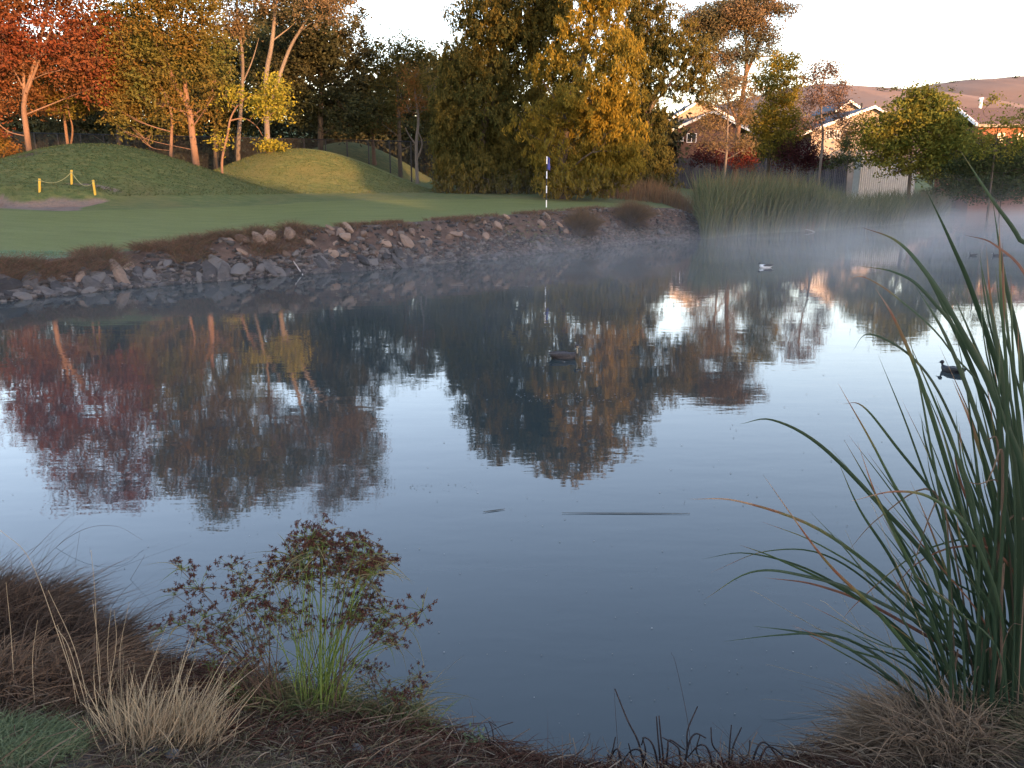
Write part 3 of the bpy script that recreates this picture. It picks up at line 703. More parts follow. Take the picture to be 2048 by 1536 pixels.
# ------------------------------------------------------------------ houses, shed, fences
BRICK_D = rough_mat('brick_brown', [(.10, .055, .04), (.16, .09, .065)], 5, bump=.2)
BRICK_R = rough_mat('brick_red', [(.22, .085, .045), (.32, .13, .07)], 5, bump=.2)
RENDER = rough_mat('pale_render', [(.26, .21, .16), (.34, .28, .22)], 2, bump=.05)
ROOF_B = rough_mat('roof_blue_grey', [(.055, .065, .085), (.09, .10, .125)], 6, bump=.3)
ROOF_T = rough_mat('roof_brown_tiles', [(.075, .05, .045), (.13, .085, .07)], 6, bump=.5)
GLASSD = rough_mat('window_glass', [(.02, .025, .03), (.04, .045, .05)], 2, rough=.12, bump=0, spec=.6)
def house(label, Y, depth, wall_px, apex, eL, eR, wall_m, roof_m, trim_m, windows=(), extra=None, name='house'):
    """gable end towards the viewer. wall_px=(x0,x1,base_y), apex/eL/eR roof outline in pixels"""
    x0 = at_y(wall_px[0], wall_px[2], Y)[0]; x1 = at_y(wall_px[1], wall_px[2], Y)[0]
    gz0 = min(H(x0, Y), H(x1, Y)) - .3
    A = at_y(*apex, Y); L = at_y(*eL, Y); Rr = at_y(*eR, Y)
    e = empty(name, ((x0 + x1) / 2, Y, gz0), label, 'house')
    def onroof(x):
        if x < A[0]: return L[2] + (A[2] - L[2]) * (x - L[0]) / (A[0] - L[0])
        return Rr[2] + (A[2] - Rr[2]) * (Rr[0] - x) / (Rr[0] - A[0])
    zl, zr = onroof(x0), onroof(x1)
    xa = min(max(A[0], x0 + .01), x1 - .01); za = onroof(xa)
    prof = [(x0, gz0), (x1, gz0), (x1, zr - .12), (xa, za - .12), (x0, zl - .12)]
    V = [(x, Y, z) for x, z in prof] + [(x, Y + depth, z) for x, z in prof]
    me = bpy.data.meshes.new('wall'); me.from_pydata(V, [], [(0, 1, 2, 3, 4), (9, 8, 7, 6, 5), (0, 5, 6, 1), (1, 6, 7, 2), (2, 7, 8, 3), (3, 8, 9, 4), (4, 9, 5, 0)])
    me.materials.append(wall_m); link('wall', me, e)
    b = Bag(); th = .16
    for P, Qq in ((L, A), (A, Rr)):
        V = [(P[0], Y - .5, P[2] - .1), (Qq[0], Y - .5, Qq[2] - .1), (Qq[0], Y - .5, Qq[2] + th - .1), (P[0], Y - .5, P[2] + th - .1)]
        V = V + [(x, Y + depth + .5, z) for x, _, z in V]
        b.add(V, [(0, 1, 2, 3), (7, 6, 5, 4), (0, 4, 5, 1), (1, 5, 6, 2), (2, 6, 7, 3), (3, 7, 4, 0)])
    rf = link('roof', b.mesh('roof', roof_m), e)
    for P, Qq in ((L, A), (A, Rr)):
        b = Bag(); V = [(P[0], Y - .56, P[2] - .22), (Qq[0], Y - .56, Qq[2] - .22), (Qq[0], Y - .56, Qq[2] + .08), (P[0], Y - .56, P[2] + .08)]
        V = V + [(x, Y - .503, z) for x, _, z in V]
        b.add(V, [(0, 1, 2, 3), (7, 6, 5, 4), (0, 4, 5, 1), (1, 5, 6, 2), (2, 6, 7, 3), (3, 7, 4, 0)])
        link('barge_board', b.mesh('barge_board', trim_m), e)
    for (a0, b0, a1, b1) in windows:
        p0 = at_y(a0, b1, Y); p1 = at_y(a1, b0, Y)
        b = Bag(); w = .07
        for bx in ((p0[0] - w, p1[0] + w, p0[2] - w, p0[2]), (p0[0] - w, p1[0] + w, p1[2], p1[2] + w), (p0[0] - w, p0[0], p0[2], p1[2]), (p1[0], p1[0] + w, p0[2], p1[2]), ((p0[0] + p1[0]) / 2 - .03, (p0[0] + p1[0]) / 2 + .03, p0[2], p1[2])):
            b.box(bx[0], bx[1], Y - .07, Y - .004, bx[2], bx[3])
        wi = link('window', b.mesh('window', trim_m), e)
        b = Bag(); b.box(p0[0], p1[0], Y - .03, Y - .006, p0[2], p1[2]); g = link('pane', b.mesh('pane', GLASSD), wi, (0, 0, 0))
    return e, rf
house('brown brick two storey house with paired windows, half hidden by the small gum', 92, 9, (1352, 1470, 335), (1425, 222), (1338, 262), (1500, 262), BRICK_D, ROOF_B, WHITE,
      [(1374, 268, 1392, 284), (1358, 268, 1366, 282)])
house('house with a pale gable and dark roof rising behind the brown brick house', 100, 9, (1325, 1440, 330), (1400, 200), (1300, 262), (1470, 240), RENDER, ROOF_B, WHITE)
e2, r2 = house('house with blue grey roof and cream wall lit orange by the sun', 92, 10, (1618, 1762, 330), (1746, 213), (1600, 268), (1770, 226), RENDER, ROOF_B, WHITE,
               [(1652, 262, 1664, 276), (1668, 262, 1680, 276)])
b = Bag(); q = at_y(1722, 222, 97); b.tube([(q[0], 97, q[2] - 1), (q[0], 97, q[2] + .9)], .12, 6); link('flue', b.mesh('flue', DKMETAL), r2)
house('small white gabled house just left of the blue grey roof', 104, 8, (1672, 1722, 320), (1698, 202), (1668, 222), (1728, 222), RENDER, ROOF_B, WHITE)
# long house at right, ridge parallel to the view plane
def long_house():
    Y = 86; zr = at_y(1990, 218, Y + 4)[2]; ze = at_y(1990, 251, Y)[2]
    xl = at_y(1956, 251, Y)[0]; xa = at_y(1934, 222, Y + 4)[0]; xr = at_y(2260, 251, Y)[0]
    gz0 = H(xl, Y) - .3
    e = empty('house', (xl + 8, Y, gz0), 'long brown tiled red brick house at the right edge', 'house')
    b = Bag(); b.box(xl + .4, xr, Y + .5, Y + 8, gz0, ze - .05); link('wall', b.mesh('wall', BRICK_R), e)
    b = Bag()
    V = [(xl, Y, ze), (xr, Y, ze), (xr, Y + 4.2, zr), (xl, Y + 4.2, zr), (xl, Y + 8.5, ze), (xr, Y + 8.5, ze)]
    V += [(x, y, z + .15) for x, y, z in V]
    b.add(V, [(6, 7, 8, 9), (9, 8, 11, 10), (0, 3, 2, 1), (3, 4, 5, 2), (0, 1, 7, 6), (0, 6, 9, 3), (3, 9, 10, 4)])
    rf = link('roof', b.mesh('roof', ROOF_T), e)
    b = Bag(); b.box(xl, xr, Y - .1, Y - .004, ze - .15, ze + .12); link('gutter', b.mesh('gutter', RENDER), e)
    for y0, y1, z0, z1 in ((Y, Y + 4.2, ze, zr), (Y + 4.2, Y + 8.5, zr, ze)):
        b = Bag(); V = [(xl - .2, y0, z0 - .1), (xl - .2, y1, z1 - .1), (xl - .2, y1, z1 + .22), (xl - .2, y0, z0 + .22)]; V += [(xl - .01, y, z) for _, y, z in V]
        b.add(V, [(0, 3, 2, 1), (4, 5, 6, 7), (0, 1, 5, 4), (1, 2, 6, 5), (2, 3, 7, 6), (3, 0, 4, 7)]); link('barge_board', b.mesh('barge_board', WHITE), e)
    q = at_y(1960, 218, Y + 4.2); b = Bag(); b.tube([(q[0], Y + 4.2, zr), (q[0], Y + 4.2, zr + 1.0)], .16, 8); b.tube([(q[0], Y + 4.2, zr + 1.0), (q[0], Y + 4.2, zr + 1.2)], .22, 8)
    link('flue', b.mesh('flue', WHITE), rf)
    for a0, a1 in ((1990, 2010), (2030, 2046)):
        p0 = at_y(a0, 292, Y + .5); p1 = at_y(a1, 266, Y + .5); b = Bag(); b.box(p0[0], p1[0], Y + .45, Y + .496, p0[2], p1[2])
        link('window', b.mesh('window', GLASSD), e)
long_house()
# white corrugated shed
SHEDM = rough_mat('cream_steel', [(.42, .40, .35), (.52, .49, .43)], 3, bump=.05, rough=.5)
def shed():
    Y = 78; p0 = at_y(1720, 357, Y); p1 = at_y(1836, 318, Y); gz0 = H(p0[0], Y)
    zt = p1[2]; e = empty('garden_shed', ((p0[0] + p1[0]) / 2, Y, gz0), 'cream corrugated steel shed behind the broad round tree', 'shed')
    n = 26; xs = np.linspace(p0[0], p1[0], n * 2 + 1); b = Bag()
    ys = Y + .10 * (np.arange(len(xs)) % 2)
    V = np.concatenate([np.stack([xs, ys, xs * 0 + gz0 - .2], 1), np.stack([xs, ys, xs * 0 + zt], 1)]); k = len(xs)
    i = np.arange(k - 1); b.add(V, np.stack([i, i + 1, i + 1 + k, i + k], 1))
    link('corrugated_wall', b.mesh('corrugated_wall', SHEDM), e)
    b = Bag(); b.box(p0[0], p1[0], Y + .11, Y + 1.6, gz0 - .2, zt - .02); link('body', b.mesh('body', SHEDM), e)
    b = Bag(); b.box(p0[0] - .1, p1[0] + .1, Y - .12, Y + 1.7, zt, zt + .12); link('roof', b.mesh('roof', WHITE), e)
shed()
WOODG = rough_mat('weathered_boards', [(.025, .027, .034), (.05, .052, .06)], 4, bump=.3, objrand=.4)
def board_fence(x0p, x1p, topy, Y, label, bw=.2):
    a = at_y(x0p, topy, Y); c = at_y(x1p, topy, Y); e = empty('board_fence', (a[0], Y, H(a[0], Y)), label, 'fence')
    n = int((c[0] - a[0]) / bw)
    b = Bag(); b.box(-.0, bw * .9, -.012, .012, 0, 1); me = b.mesh('board', WOODG)
    for i in range(min(n, 150)):
        x = a[0] + i * bw; z0 = H(x, Y) - .1
        o = link('board', me, e, (x - a[0], R.uniform(-.01, .01), z0 - e.location.z)); o.scale = (1, 1, a[2] - z0 + R.uniform(-.04, .04))
    b = Bag(); b.box(0, n * bw, .015, .07, a[2] - e.location.z - .4, a[2] - e.location.z - .3); link('rail', b.mesh('rail', WOODG), e, (0, 0, 0))
board_fence(1322, 1700, 316, 90, 'dark grey board fence running below the houses')
# tall black palisade fence behind the mounds
def palisade():
    Y0, Y1 = 62, 66
    A = at_y(-120, 262, Y0); B = at_y(905, 285, Y1)
    e = empty('steel_fence', (A[0], Y0, H(A[0], Y0)), 'tall black steel fence with posts running behind the mounds', 'fence')
    ex = np.array(e.location)
    n = 24; ts = np.linspace(0, 1, n)
    top = np.array([A * (1 - s) + B * s for s in ts]); top[:, 1] = Y0 + (Y1 - Y0) * ts
    bp = Bag(); bp.box(-.05, .05, -.05, .05, 0, 1); pm = bp.mesh('post', DKMETAL)
    hts = [H(p[0], p[1]) for p in top]
    for p, h0 in zip(top, hts):
        o = link('post', pm, e, Vector((p[0], p[1], h0 - .1)) - e.location); o.scale = (1, 1, max(1.2, p[2] - h0 + .1))
    bt = Bag(); bt.tube(top - ex, .045, 5); link('rail', bt.mesh('rail', DKMETAL), e, (0, 0, 0))
    tt_ = np.linspace(0, 1, 520); P = np.array([A * (1 - s) + B * s for s in tt_]); P[:, 1] = Y0 + (Y1 - Y0) * tt_
    hz = height(P[:, 0], P[:, 1])
    lo = P.copy(); lo[:, 2] = hz; hi = P.copy(); hi[:, 2] = np.maximum(P[:, 2] - .03, hz + .8); w = .011
    V = np.stack([lo - [w, 0, 0], lo + [w, 0, 0], hi + [w, 0, 0], hi - [w, 0, 0]], 1).reshape(-1, 3)
    V2 = V + [0, .03, 0]; nq = len(P); Q = np.arange(4 * nq).reshape(-1, 4)
    o = link('palings', npmesh('palings', np.concatenate([V, V2]), np.concatenate([Q, Q[:, ::-1] + 4 * nq]), DKMETAL), e); o['kind'] = 'stuff'
palisade()

# ------------------------------------------------------------------ golf furniture
YELP = rough_mat('yellow_paint', [(.62, .36, .04), (.75, .45, .05)], 8, bump=.1, rough=.6)
ROPE = rough_mat('pale_rope', [(.28, .26, .10), (.36, .32, .14)], 30, bump=.3)
FBLUE = rough_mat('blue_cloth', [(.05, .055, .20), (.07, .08, .28)], 6, bump=.1)
BLACKP = rough_mat('black_paint', [(.01, .01, .01), (.03, .03, .03)], 6, bump=0, rough=.5)
def ground_hit(px, py):
    d = ray(px, py); ts = np.linspace(20, 60, 2400); P = np.array([0, 0, CAMZ]) + ts[:, None] * d; h_ = height(P[:, 0], P[:, 1])
    k = np.argmax(P[:, 2] < h_); return np.array([P[k, 0], P[k, 1], h_[k]])
tops = []
for (bx, by, tx, ty, lab) in ((79, 384, 79, 357, 'yellow post at the bunker lip, leftmost of the three rope posts'), (143, 369, 143, 340, 'yellow post highest up the mound, middle of the three rope posts'), (190, 387, 186, 360, 'slightly tilted yellow post, rightmost of the three rope posts')):
    a = ground_hit(bx, by); Yp = a[1]; c = at_y(tx, ty, Yp); hgt = c[2] - a[2]
    tip = np.array([c[0] - a[0], 0, hgt]); e = empty('rope_post', a, lab, 'post', 'yellow rope posts by the bunker')
    b = Bag(); b.tube([(0, 0, -.1), tip * .5, tip * .97, tip], [.055, .055, .055, .035], 8); link('stake', b.mesh('stake', YELP, True), e, (0, 0, 0))
    b = Bag(); q = tip * .86; b.tube([q - [.001, 0, .02], q + [.001, 0, .02]], .062, 8); link('rope_ring', b.mesh('rope_ring', ROPE), e, (0, 0, 0))
    tops.append(a + tip * .86)
for i, (A, B, lab) in enumerate(((tops[0], tops[1], 'sagging pale rope between the left and the highest yellow posts'), (tops[1], tops[2], 'sagging pale rope between the highest and the tilted yellow posts'))):
    s = np.linspace(0, 1, 17)[:, None]; P = A * (1 - s) + B * s; P[:, 2] -= (.28 + .12 * i) * 4 * (s * (1 - s))[:, 0]
    P[:, 2] = np.maximum(P[:, 2], height(P[:, 0], P[:, 1]) + .02)
    b = Bag(); b.tube(P, .018, 5); tag(link('rope', b.mesh('rope', ROPE)), lab, 'rope', 'ropes between the yellow posts')
def flag():
    Y = 41.5; a = at_y(1093, 388, Y); z0 = H(a[0], Y); top = at_y(1094, 313, Y)[2]; h_ = top - z0
    e = empty('golf_flag', (a[0], Y, z0), 'golf pin with striped white and black pole and limp blue flag', 'golf flag')
    n = 7
    for k in range(n):
        b = Bag(); b.tube([(0, 0, h_ * k / n), (0, 0, h_ * (k + 1) / n)], .03, 8)
        link('pole_section', b.mesh('pole_section', WHITE if k % 2 == 0 else BLACKP, True), e, (0, 0, 0))
    b = Bag(); nu, nv = 8, 10; V = []
    for j in range(nv + 1):
        for i in range(nu + 1):
            u, v = i / nu, j / nv
            V.append((.03 + .16 * u * (1 - .3 * v) + .03 * math.sin(v * 5 + u * 4), .06 * math.sin(u * 7 + v * 2), h_ - .02 - .58 * v - .12 * u))
    b.add(V, [(j * (nu + 1) + i, j * (nu + 1) + i + 1, (j + 1) * (nu + 1) + i + 1, (j + 1) * (nu + 1) + i) for j in range(nv) for i in range(nu)])
    link('flag_cloth', b.mesh('flag_cloth', FBLUE, True), e, (0, 0, 0))
flag()

# ------------------------------------------------------------------ stones of the far bank
STONE_T = rough_mat('stone_tan', [(.08, .052, .036), (.145, .10, .072), (.21, .15, .11)], 6, bump=.7, bscale=14, bdist=.03, objrand=.45)
STONE_G = rough_mat('stone_grey', [(.022, .020, .020), (.048, .044, .043), (.10, .092, .086)], 6, bump=.8, bscale=16, bdist=.03, objrand=.5)
STONE_GI = rough_mat('stone_grey_small', [(.018, .016, .015), (.046, .041, .038), (.12, .106, .096)], 6, bump=.6, bscale=18, bdist=.02, island=True)
def rock_mesh(seed, mat, sub=2, ang=.35):
    rg = np.random.default_rng(seed); bm = bmesh.new(); bmesh.ops.create_icosphere(bm, subdivisions=sub, radius=1)
    cuts = unit(rg.normal(size=(9, 3))); dd = rg.uniform(.5, .9, 9)
    for v in bm.verts:
        p = np.array(v.co)
        for c_, d_ in zip(cuts, dd):
            k = p @ c_ - d_
            if k > 0: p = p - c_ * k * .92
        v.co = p * (1 + .05 * rg.normal())
    me = bpy.data.meshes.new('stone'); bm.to_mesh(me); bm.free(); me.materials.append(mat); return me
RT = [rock_mesh(i, STONE_T) for i in range(7)]; RG = [rock_mesh(20 + i, STONE_G) for i in range(9)]
FARL = np.array(far[2:-3]); seg = np.linalg.norm(np.diff(FARL, axis=0), axis=1); cum = np.concatenate([[0], np.cumsum(seg)])
def bank_pt(s_along, inland):
    k = np.clip(np.searchsorted(cum, s_along) - 1, 0, len(seg) - 1); f_ = (s_along - cum[k]) / seg[k]
    p = FARL[k] * (1 - f_) + FARL[k + 1] * f_; d = (FARL[k + 1] - FARL[k]) / seg[k]; nrm = np.array([-d[1], d[0]])
    return p + nrm * inland, d, nrm
def along_px(px):                                   # distance along the shore under that column of the picture
    xs = []
    return np.interp(px, [p[0] for p in FAR_PX], cum[2:2 + len(FAR_PX)])
bank = OBJ['rock_bank']
def put_stone(sa, inl, size, tan, flat=.55, elong=1.3, sink=.25, yaw=None):
    p, d, nrm = bank_pt(sa, inl); z = H(p[0], p[1])
    me = (RT if tan else RG)[R.integers(0, 7)]
    o = link('stone', me, bank, (p[0], p[1], z + size * flat * (.5 - sink)))
    o.scale = (size * elong, size * .9, size * flat)
    slope = math.atan2(1.4, 1.8)
    nr = Vector((-nrm[0] * math.sin(slope), -nrm[1] * math.sin(slope), math.cos(slope)))
    qn = nr.to_track_quat('Z', 'X'); 
    import mathutils
    o.rotation_mode = 'QUATERNION'
    tw = mathutils.Quaternion((0, 0, 1), R.uniform(0, 6.28) if yaw is None else yaw)
    tilt = mathutils.Quaternion(Vector(R.normal(size=3)).normalized(), R.normal() * .35)
    o.rotation_quaternion = tilt @ qn @ tw
    return o
ns = 0
big = [(530, .55, 1.45), (560, .6, 1.35), (585, .6, 1.4), (608, .65, 1.35), (640, .5, 1.1), (722, .7, 1.15), (728, .45, .8), (760, .4, 1.25), (705, .4, .65), (800, .55, 1.0), (845, .75, .9), (890, .5, .9), (870, .45, 1.25),
       (680, .5, .75), (940, .55, 1.0), (1000, .5, .9), (1040, .45, 1.2), (1100, .5, .6), (830, .35, 1.35), (600, .4, .8), (1120, .55, 1.2), (980, .35, 1.3), (1060, .4, 1.0), (770, .35, .7), (915, .4, 1.3)]
for px_, sz, inl in big:
    put_stone(float(along_px(px_)), inl, sz * .42, True, flat=R.uniform(.6, .95) if inl > 1.1 else .5, elong=R.uniform(1, 1.6), sink=.05); ns += 1
for px_, sz, inl in [(40, 1.0, .55), (90, .9, .75), (220, .8, .6), (245, .7, .8), (430, .9, .5), (455, 1.0, .55), (550, .9, .35), (650, .8, .45), (300, .6, .6), (200, .6, .85), (130, .7, .4)]:
    put_stone(float(along_px(px_)), inl, sz * .34, False, flat=.35, elong=1.9, sink=.0, yaw=R.uniform(-.5, .5)); ns += 1
while ns < 295:
    px_ = R.uniform(-20, 1400); sa = float(along_px(px_)) if px_ > 0 else R.uniform(cum[0] + 4, cum[2])
    up = R.uniform() < .33
    inl = R.uniform(.75, 1.75) if (up and px_ > 480) else R.uniform(0, .95)
    size = np.clip(R.lognormal(-2.25, .55), .05, .34)
    if inl > .7: size = min(size, .17)
    put_stone(sa, inl, size, up and inl > .6, flat=R.uniform(.25, .65), elong=R.uniform(1, 2.4), sink=R.uniform(0, .25)); ns += 1
# smaller rubble joined
base_v = []; base_f = []
for sd in range(8):
    m_ = rock_mesh(60 + sd, STONE_GI, 1); base_v.append(np.array([v.co[:] for v in m_.vertices])); base_f.append(np.array([list(p.vertices) for p in m_.polygons])); bpy.data.meshes.remove(m_)
def rubble(n, fn, mat, name, parent=None, smin=.03, smax=.14):
    VV = []; QQ = []; k0 = 0
    pos = fn(n)
    for p in pos:
        s_ = np.exp(R.uniform(math.log(smin), math.log(smax))); k = R.integers(0, 8)
        a, b_, c_ = R.uniform(0, 6.28, 3); ca, sa_, cb, sb = math.cos(a), math.sin(a), math.cos(b_ * .2), math.sin(b_ * .2)
        Rz = np.array([[ca, -sa_, 0], [sa_, ca, 0], [0, 0, 1]]); Rx = np.array([[1, 0, 0], [0, cb, -sb], [0, sb, cb]])
        v = (base_v[k] * [s_ * R.uniform(1, 1.9), s_, s_ * R.uniform(.35, .8)]) @ (Rz @ Rx).T + p + [0, 0, s_ * .15]
        VV.append(v); QQ.append(base_f[k] + k0); k0 += len(v)
    me = npmesh(name, np.concatenate(VV), np.concatenate(QQ), mat); o = link(name, me, parent, (0, 0, 0)) if parent else link(name, me)
    o['kind'] = 'stuff'; return o
def far_spots(n):
    out = []
    sas = R.uniform(cum[0], along_px(1460), n); inl = np.where(R.uniform(size=n) < .7, R.uniform(-.02, .85, n), R.uniform(.5, 1.7, n))
    P = np.array([bank_pt(a, b_)[0] for a, b_ in zip(sas, inl)]); z = height(P[:, 0], P[:, 1]); return np.concatenate([P, z[:, None]], 1)
rubble(7500, far_spots, STONE_GI, 'rubble', bank)
# leaning stick on the bank
STICK = rough_mat('bleached_wood', [(.28, .25, .22), (.42, .38, .34)], 12, bump=.3)
A = at_z(604, 548, .02); B = at_y(556, 484, A[1] + 1.5)
b = Bag(); b.tube(smooth_path([A - (B - A) * .08, (A + B) / 2 + [0, 0, .06], B], 5), np.linspace(.02, .035, 11), 6); tag(link('stick', b.mesh('stick', STICK, True)), 'pale bare stick leaning down the rocky bank to the water', 'stick')
A = at_z(1630, 463, .05); B = A + [-.5, .3, .12]
b = Bag(); b.tube(smooth_path([A - [0, 0, .04], (A + B) / 2, B], 5), .03, 6); tag(link('stick', b.mesh('stick', STICK, True)), 'short pale branch poking from the water beside the reeds', 'stick')

# ------------------------------------------------------------------ grasses of the far bank
G_RED = leaf_mat('grass_reddish', [(.10, .055, .036), (.19, .115, .075), (.07, .045, .03), (.10, .10, .05)], .2)
G_REED = leaf_mat('reed_green', [(.06, .08, .045), (.11, .125, .065), (.16, .15, .085)], .25)
G_REEDT = leaf_mat('reed_tan', [(.16, .11, .06), (.22, .14, .07), (.10, .09, .045)], .25)
G_RUSH = leaf_mat('rush_brown', [(.10, .065, .04), (.15, .095, .05), (.075, .06, .032)], .2)
G_RUST = leaf_mat('reed_rusty', [(.16, .085, .045), (.20, .12, .06), (.11, .08, .045)], .25)
G_DRY = leaf_mat('grass_straw', [(.36, .27, .16), (.48, .38, .24), (.24, .175, .11)], .25)
G_BROWN = leaf_mat('grass_dead_brown', [(.07, .05, .038), (.13, .09, .062), (.045, .032, .026)], .2)
G_GREEN = leaf_mat('grass_fresh', [(.13, .165, .08), (.20, .235, .13), (.10, .12, .06)], .3)
def tufts(name, P, hgt, wid, lean, mat, per=1, segs=3, droop=.35, parent=None, smooth_top=None):
    P = np.repeat(P, per, 0); n = len(P)
    P = P + np.concatenate([R.normal(size=(n, 2)) * .04, np.zeros((n, 1))], 1) * (per > 1)
    d = np.concatenate([R.normal(size=(n, 2)) * lean, np.ones((n, 1))], 1); h_ = hgt * R.uniform(.45, 1.15, n)
    bend = np.concatenate([d[:, :2] * R.uniform(.2, 1.2, (n, 1)), -np.abs(R.normal(size=(n, 1))) * droop * .5], 1)
    V, Q = ribbons(P, d, bend, h_, wid, segs); return npmesh(name, V, Q, mat)
# reddish dry grass on the bank top, left of the stones
def strip(n, p0, p1, i0, i1):
    pxs = R.uniform(p0, p1, n); sa = along_px(pxs); inl = R.uniform(i0, i1, n)
    P = np.array([bank_pt(a, b_)[0] for a, b_ in zip(sa, inl)]); return P, pxs
P, pxs = strip(3600, 1, 640, .75, 2.3); clumpy = vnoise(P[:, 0], P[:, 1], 1.6, 41) + (pxs > 250) * .25; P = P[clumpy > -.05]
P3 = np.concatenate([P, height(P[:, 0], P[:, 1])[:, None]], 1)
tag(link('bank_grass', tufts('bank_grass', P3[::2], .40, .012, .55, G_RED, per=9)), 'reddish brown dry grass along the top of the rocky bank', 'grass', kind='stuff')
P, pxs = strip(1500, 640, 1380, 1.4, 2.3); P = P[vnoise(P[:, 0], P[:, 1], 2.2, 42) > -.1]
P3 = np.concatenate([P, height(P[:, 0], P[:, 1])[:, None]], 1)
tag(link('bank_grass', tufts('bank_grass', P3, .2, .014, .4, G_RED, per=7)), 'low rusty weeds fringing the green above the stones', 'grass', kind='stuff')
P, pxs = strip(800, 560, 1400, .3, 1.3); P = P[vnoise(P[:, 0], P[:, 1], 1.2, 43) > .25]
P3 = np.concatenate([P, height(P[:, 0], P[:, 1])[:, None]], 1)
tag(link('moss_weeds', tufts('moss_weeds', P3, .12, .02, .6, G_REED, per=9)), 'small green weeds growing among the bank stones', 'weeds', kind='stuff')
# short uneven grass on the rough edges of the green and on the mounds
n = 26000; gx = R.uniform(-24, 6, n); gy = R.uniform(21, 34, n); z, s, fr, bu = height(gx, gy, True)
fr_ = np.interp(gx, [-30, -17, -12.5, -8, -3, 0, 6, 12], [22.5, 24.6, 25.6, 27.4, 30.0, 31.6, 37, 40.5])
k = (s > 2.0) & (gy < fr_ + .2)
P3 = np.stack([gx, gy, z], 1)[k]
tag(link('frosted_grass', tufts('frosted_grass', P3, .06, .02, .5, leaf_mat('grass_frosted', [(.08, .14, .085), (.15, .23, .15), (.10, .16, .09)], .2), per=3, segs=2)), 'short pale dewy grass between the putting green and the bank', 'grass', kind='stuff')
n = 60000; gx = R.uniform(-34, 2, n); gy = R.uniform(36, 56, n); z, s, fr, bu = height(gx, gy, True)
k = (z > 2.35) & (bu < .05)
P3 = np.stack([gx, gy, z], 1)[k]
tag(link('rough_grass', tufts('rough_grass', P3, .09, .03, .6, leaf_mat('grass_rough', [(.05, .075, .03), (.09, .115, .045), (.14, .13, .06)], .25), per=2, segs=2)), 'tufty green grass covering the mounds', 'grass', kind='stuff')
# two fountain shaped rush clumps
def rush(px, py, Y_unused, hgt, spread, n, mat, label, inl=.7):
    p, d, nrm = bank_pt(float(along_px(px)), inl); z = H(p[0], p[1]); e = empty('rush_clump', (p[0], p[1], z), label, 'rush clump', 'fountain shaped rush clumps on the bank')
    r0 = np.concatenate([R.normal(size=(n, 2)) * .18, np.zeros((n, 1)) - .03], 1)
    ang = R.uniform(0, 6.28, n); le = R.uniform(0, 1, n) ** .8 * spread
    dd = np.stack([np.cos(ang) * le, np.sin(ang) * le, np.ones(n)], 1); bd = np.stack([np.cos(ang) * le * .25, np.sin(ang) * le * .25, -.12 - le * .25], 1)
    V, Q = ribbons(r0, dd, bd, hgt * R.uniform(.7, 1.1, n), .012, 5); link('stems', npmesh('stems', V, Q, mat), e, (0, 0, 0))
    m = n // 3; V, Q = ribbons(r0[:m], dd[:m] * [1.6, 1.6, .6], bd[:m] * 1.5, hgt * .55, .014, 4); link('dead_skirt', npmesh('dead_skirt', V, Q, G_BROWN), e, (0, 0, 0))
rush(1185, 480, 0, 1.45, .85, 4200, G_RUSH, 'brown fountain shaped rush clump on the bank, the left and lower of two', .7)
rush(1290, 480, 0, 1.6, .95, 5200, G_RUSH, 'olive brown fountain shaped rush clump on the bank, the right and wider of two', .95)
# reed beds
def reed_bed(px0, px1, y_front, depth, hgt, n, mat, label, wid=.03, lean=.12, name='reed_bed', hvar=None, droop=.2):
    pxs = R.uniform(px0, px1, n); k = R.uniform(0, 1, n) ** 1.3
    P = np.array([at_z(a, np.interp(a, [p[0] for p in FAR_PX], [p[1] for p in FAR_PX]) + y_front, 0)[:2] for a in pxs]); P[:, 1] += k * depth; P[:, 0] += k * depth * P[:, 0] / P[:, 1] * .5
    z = np.maximum(height(P[:, 0], P[:, 1]), -.15); hh_ = hgt * (1 + .18 * vnoise(P[:, 0], P[:, 1], 1.1, 51))
    if hvar is not None: hh_ = hh_ * np.interp(pxs, *hvar)
    d = np.concatenate([R.normal(size=(n, 2)) * lean, np.ones((n, 1))], 1); bend = np.concatenate([R.normal(size=(n, 2)) * .15, -np.abs(R.normal(size=(n, 1))) * droop], 1)
    V, Q = ribbons(np.concatenate([P, z[:, None]], 1), d, bend, hh_ * R.uniform(.6, 1.1, n), wid * R.uniform(.6, 1.2, n), 5)
    return tag(link(name, npmesh(name, V, Q, mat)), label, 'reeds', kind='stuff')
reed_bed(1405, 1690, 3, 5, 3.5, 5200, G_REED, 'tall green reed bed standing in the water past the end of the green', wid=.055, lean=.09, hvar=([1405, 1450, 1560, 1640, 1690], [.85, 1.0, 1.1, .95, .7]))
reed_bed(1415, 1640, -4, 8, 3.5, 2600, G_REEDT, 'tan tipped reeds mixed into the back of the tall reed bed', .055, .11, hvar=([1415, 1560, 1640], [.9, 1.1, .8]))
reed_bed(1640, 1900, 1, 9, 2.3, 5500, G_REED, 'lower misty green reed bed along the right far shore', .055, .13)
reed_bed(1860, 2140, -2, 9, 2.5, 9000, G_RUSH, 'brown low reeds at the far right end of the pond', .035, .2)
n = 6000; pxs = R.uniform(1200, 1640, n); P = np.array([at_y(a, 385, 50 + R.uniform(0, 9))[:2] for a in pxs]); z = height(P[:, 0], P[:, 1])
V, Q = ribbons(np.concatenate([P, z[:, None]], 1), np.concatenate([R.normal(size=(n, 2)) * .15, np.ones((n, 1))], 1), R.normal(size=(n, 3)) * .12, 1.25 * R.uniform(.5, 1.15, n) * np.interp(pxs, [1200, 1310, 1400, 1640], [.5, 1, 1.1, 1.2]), .035, 4)
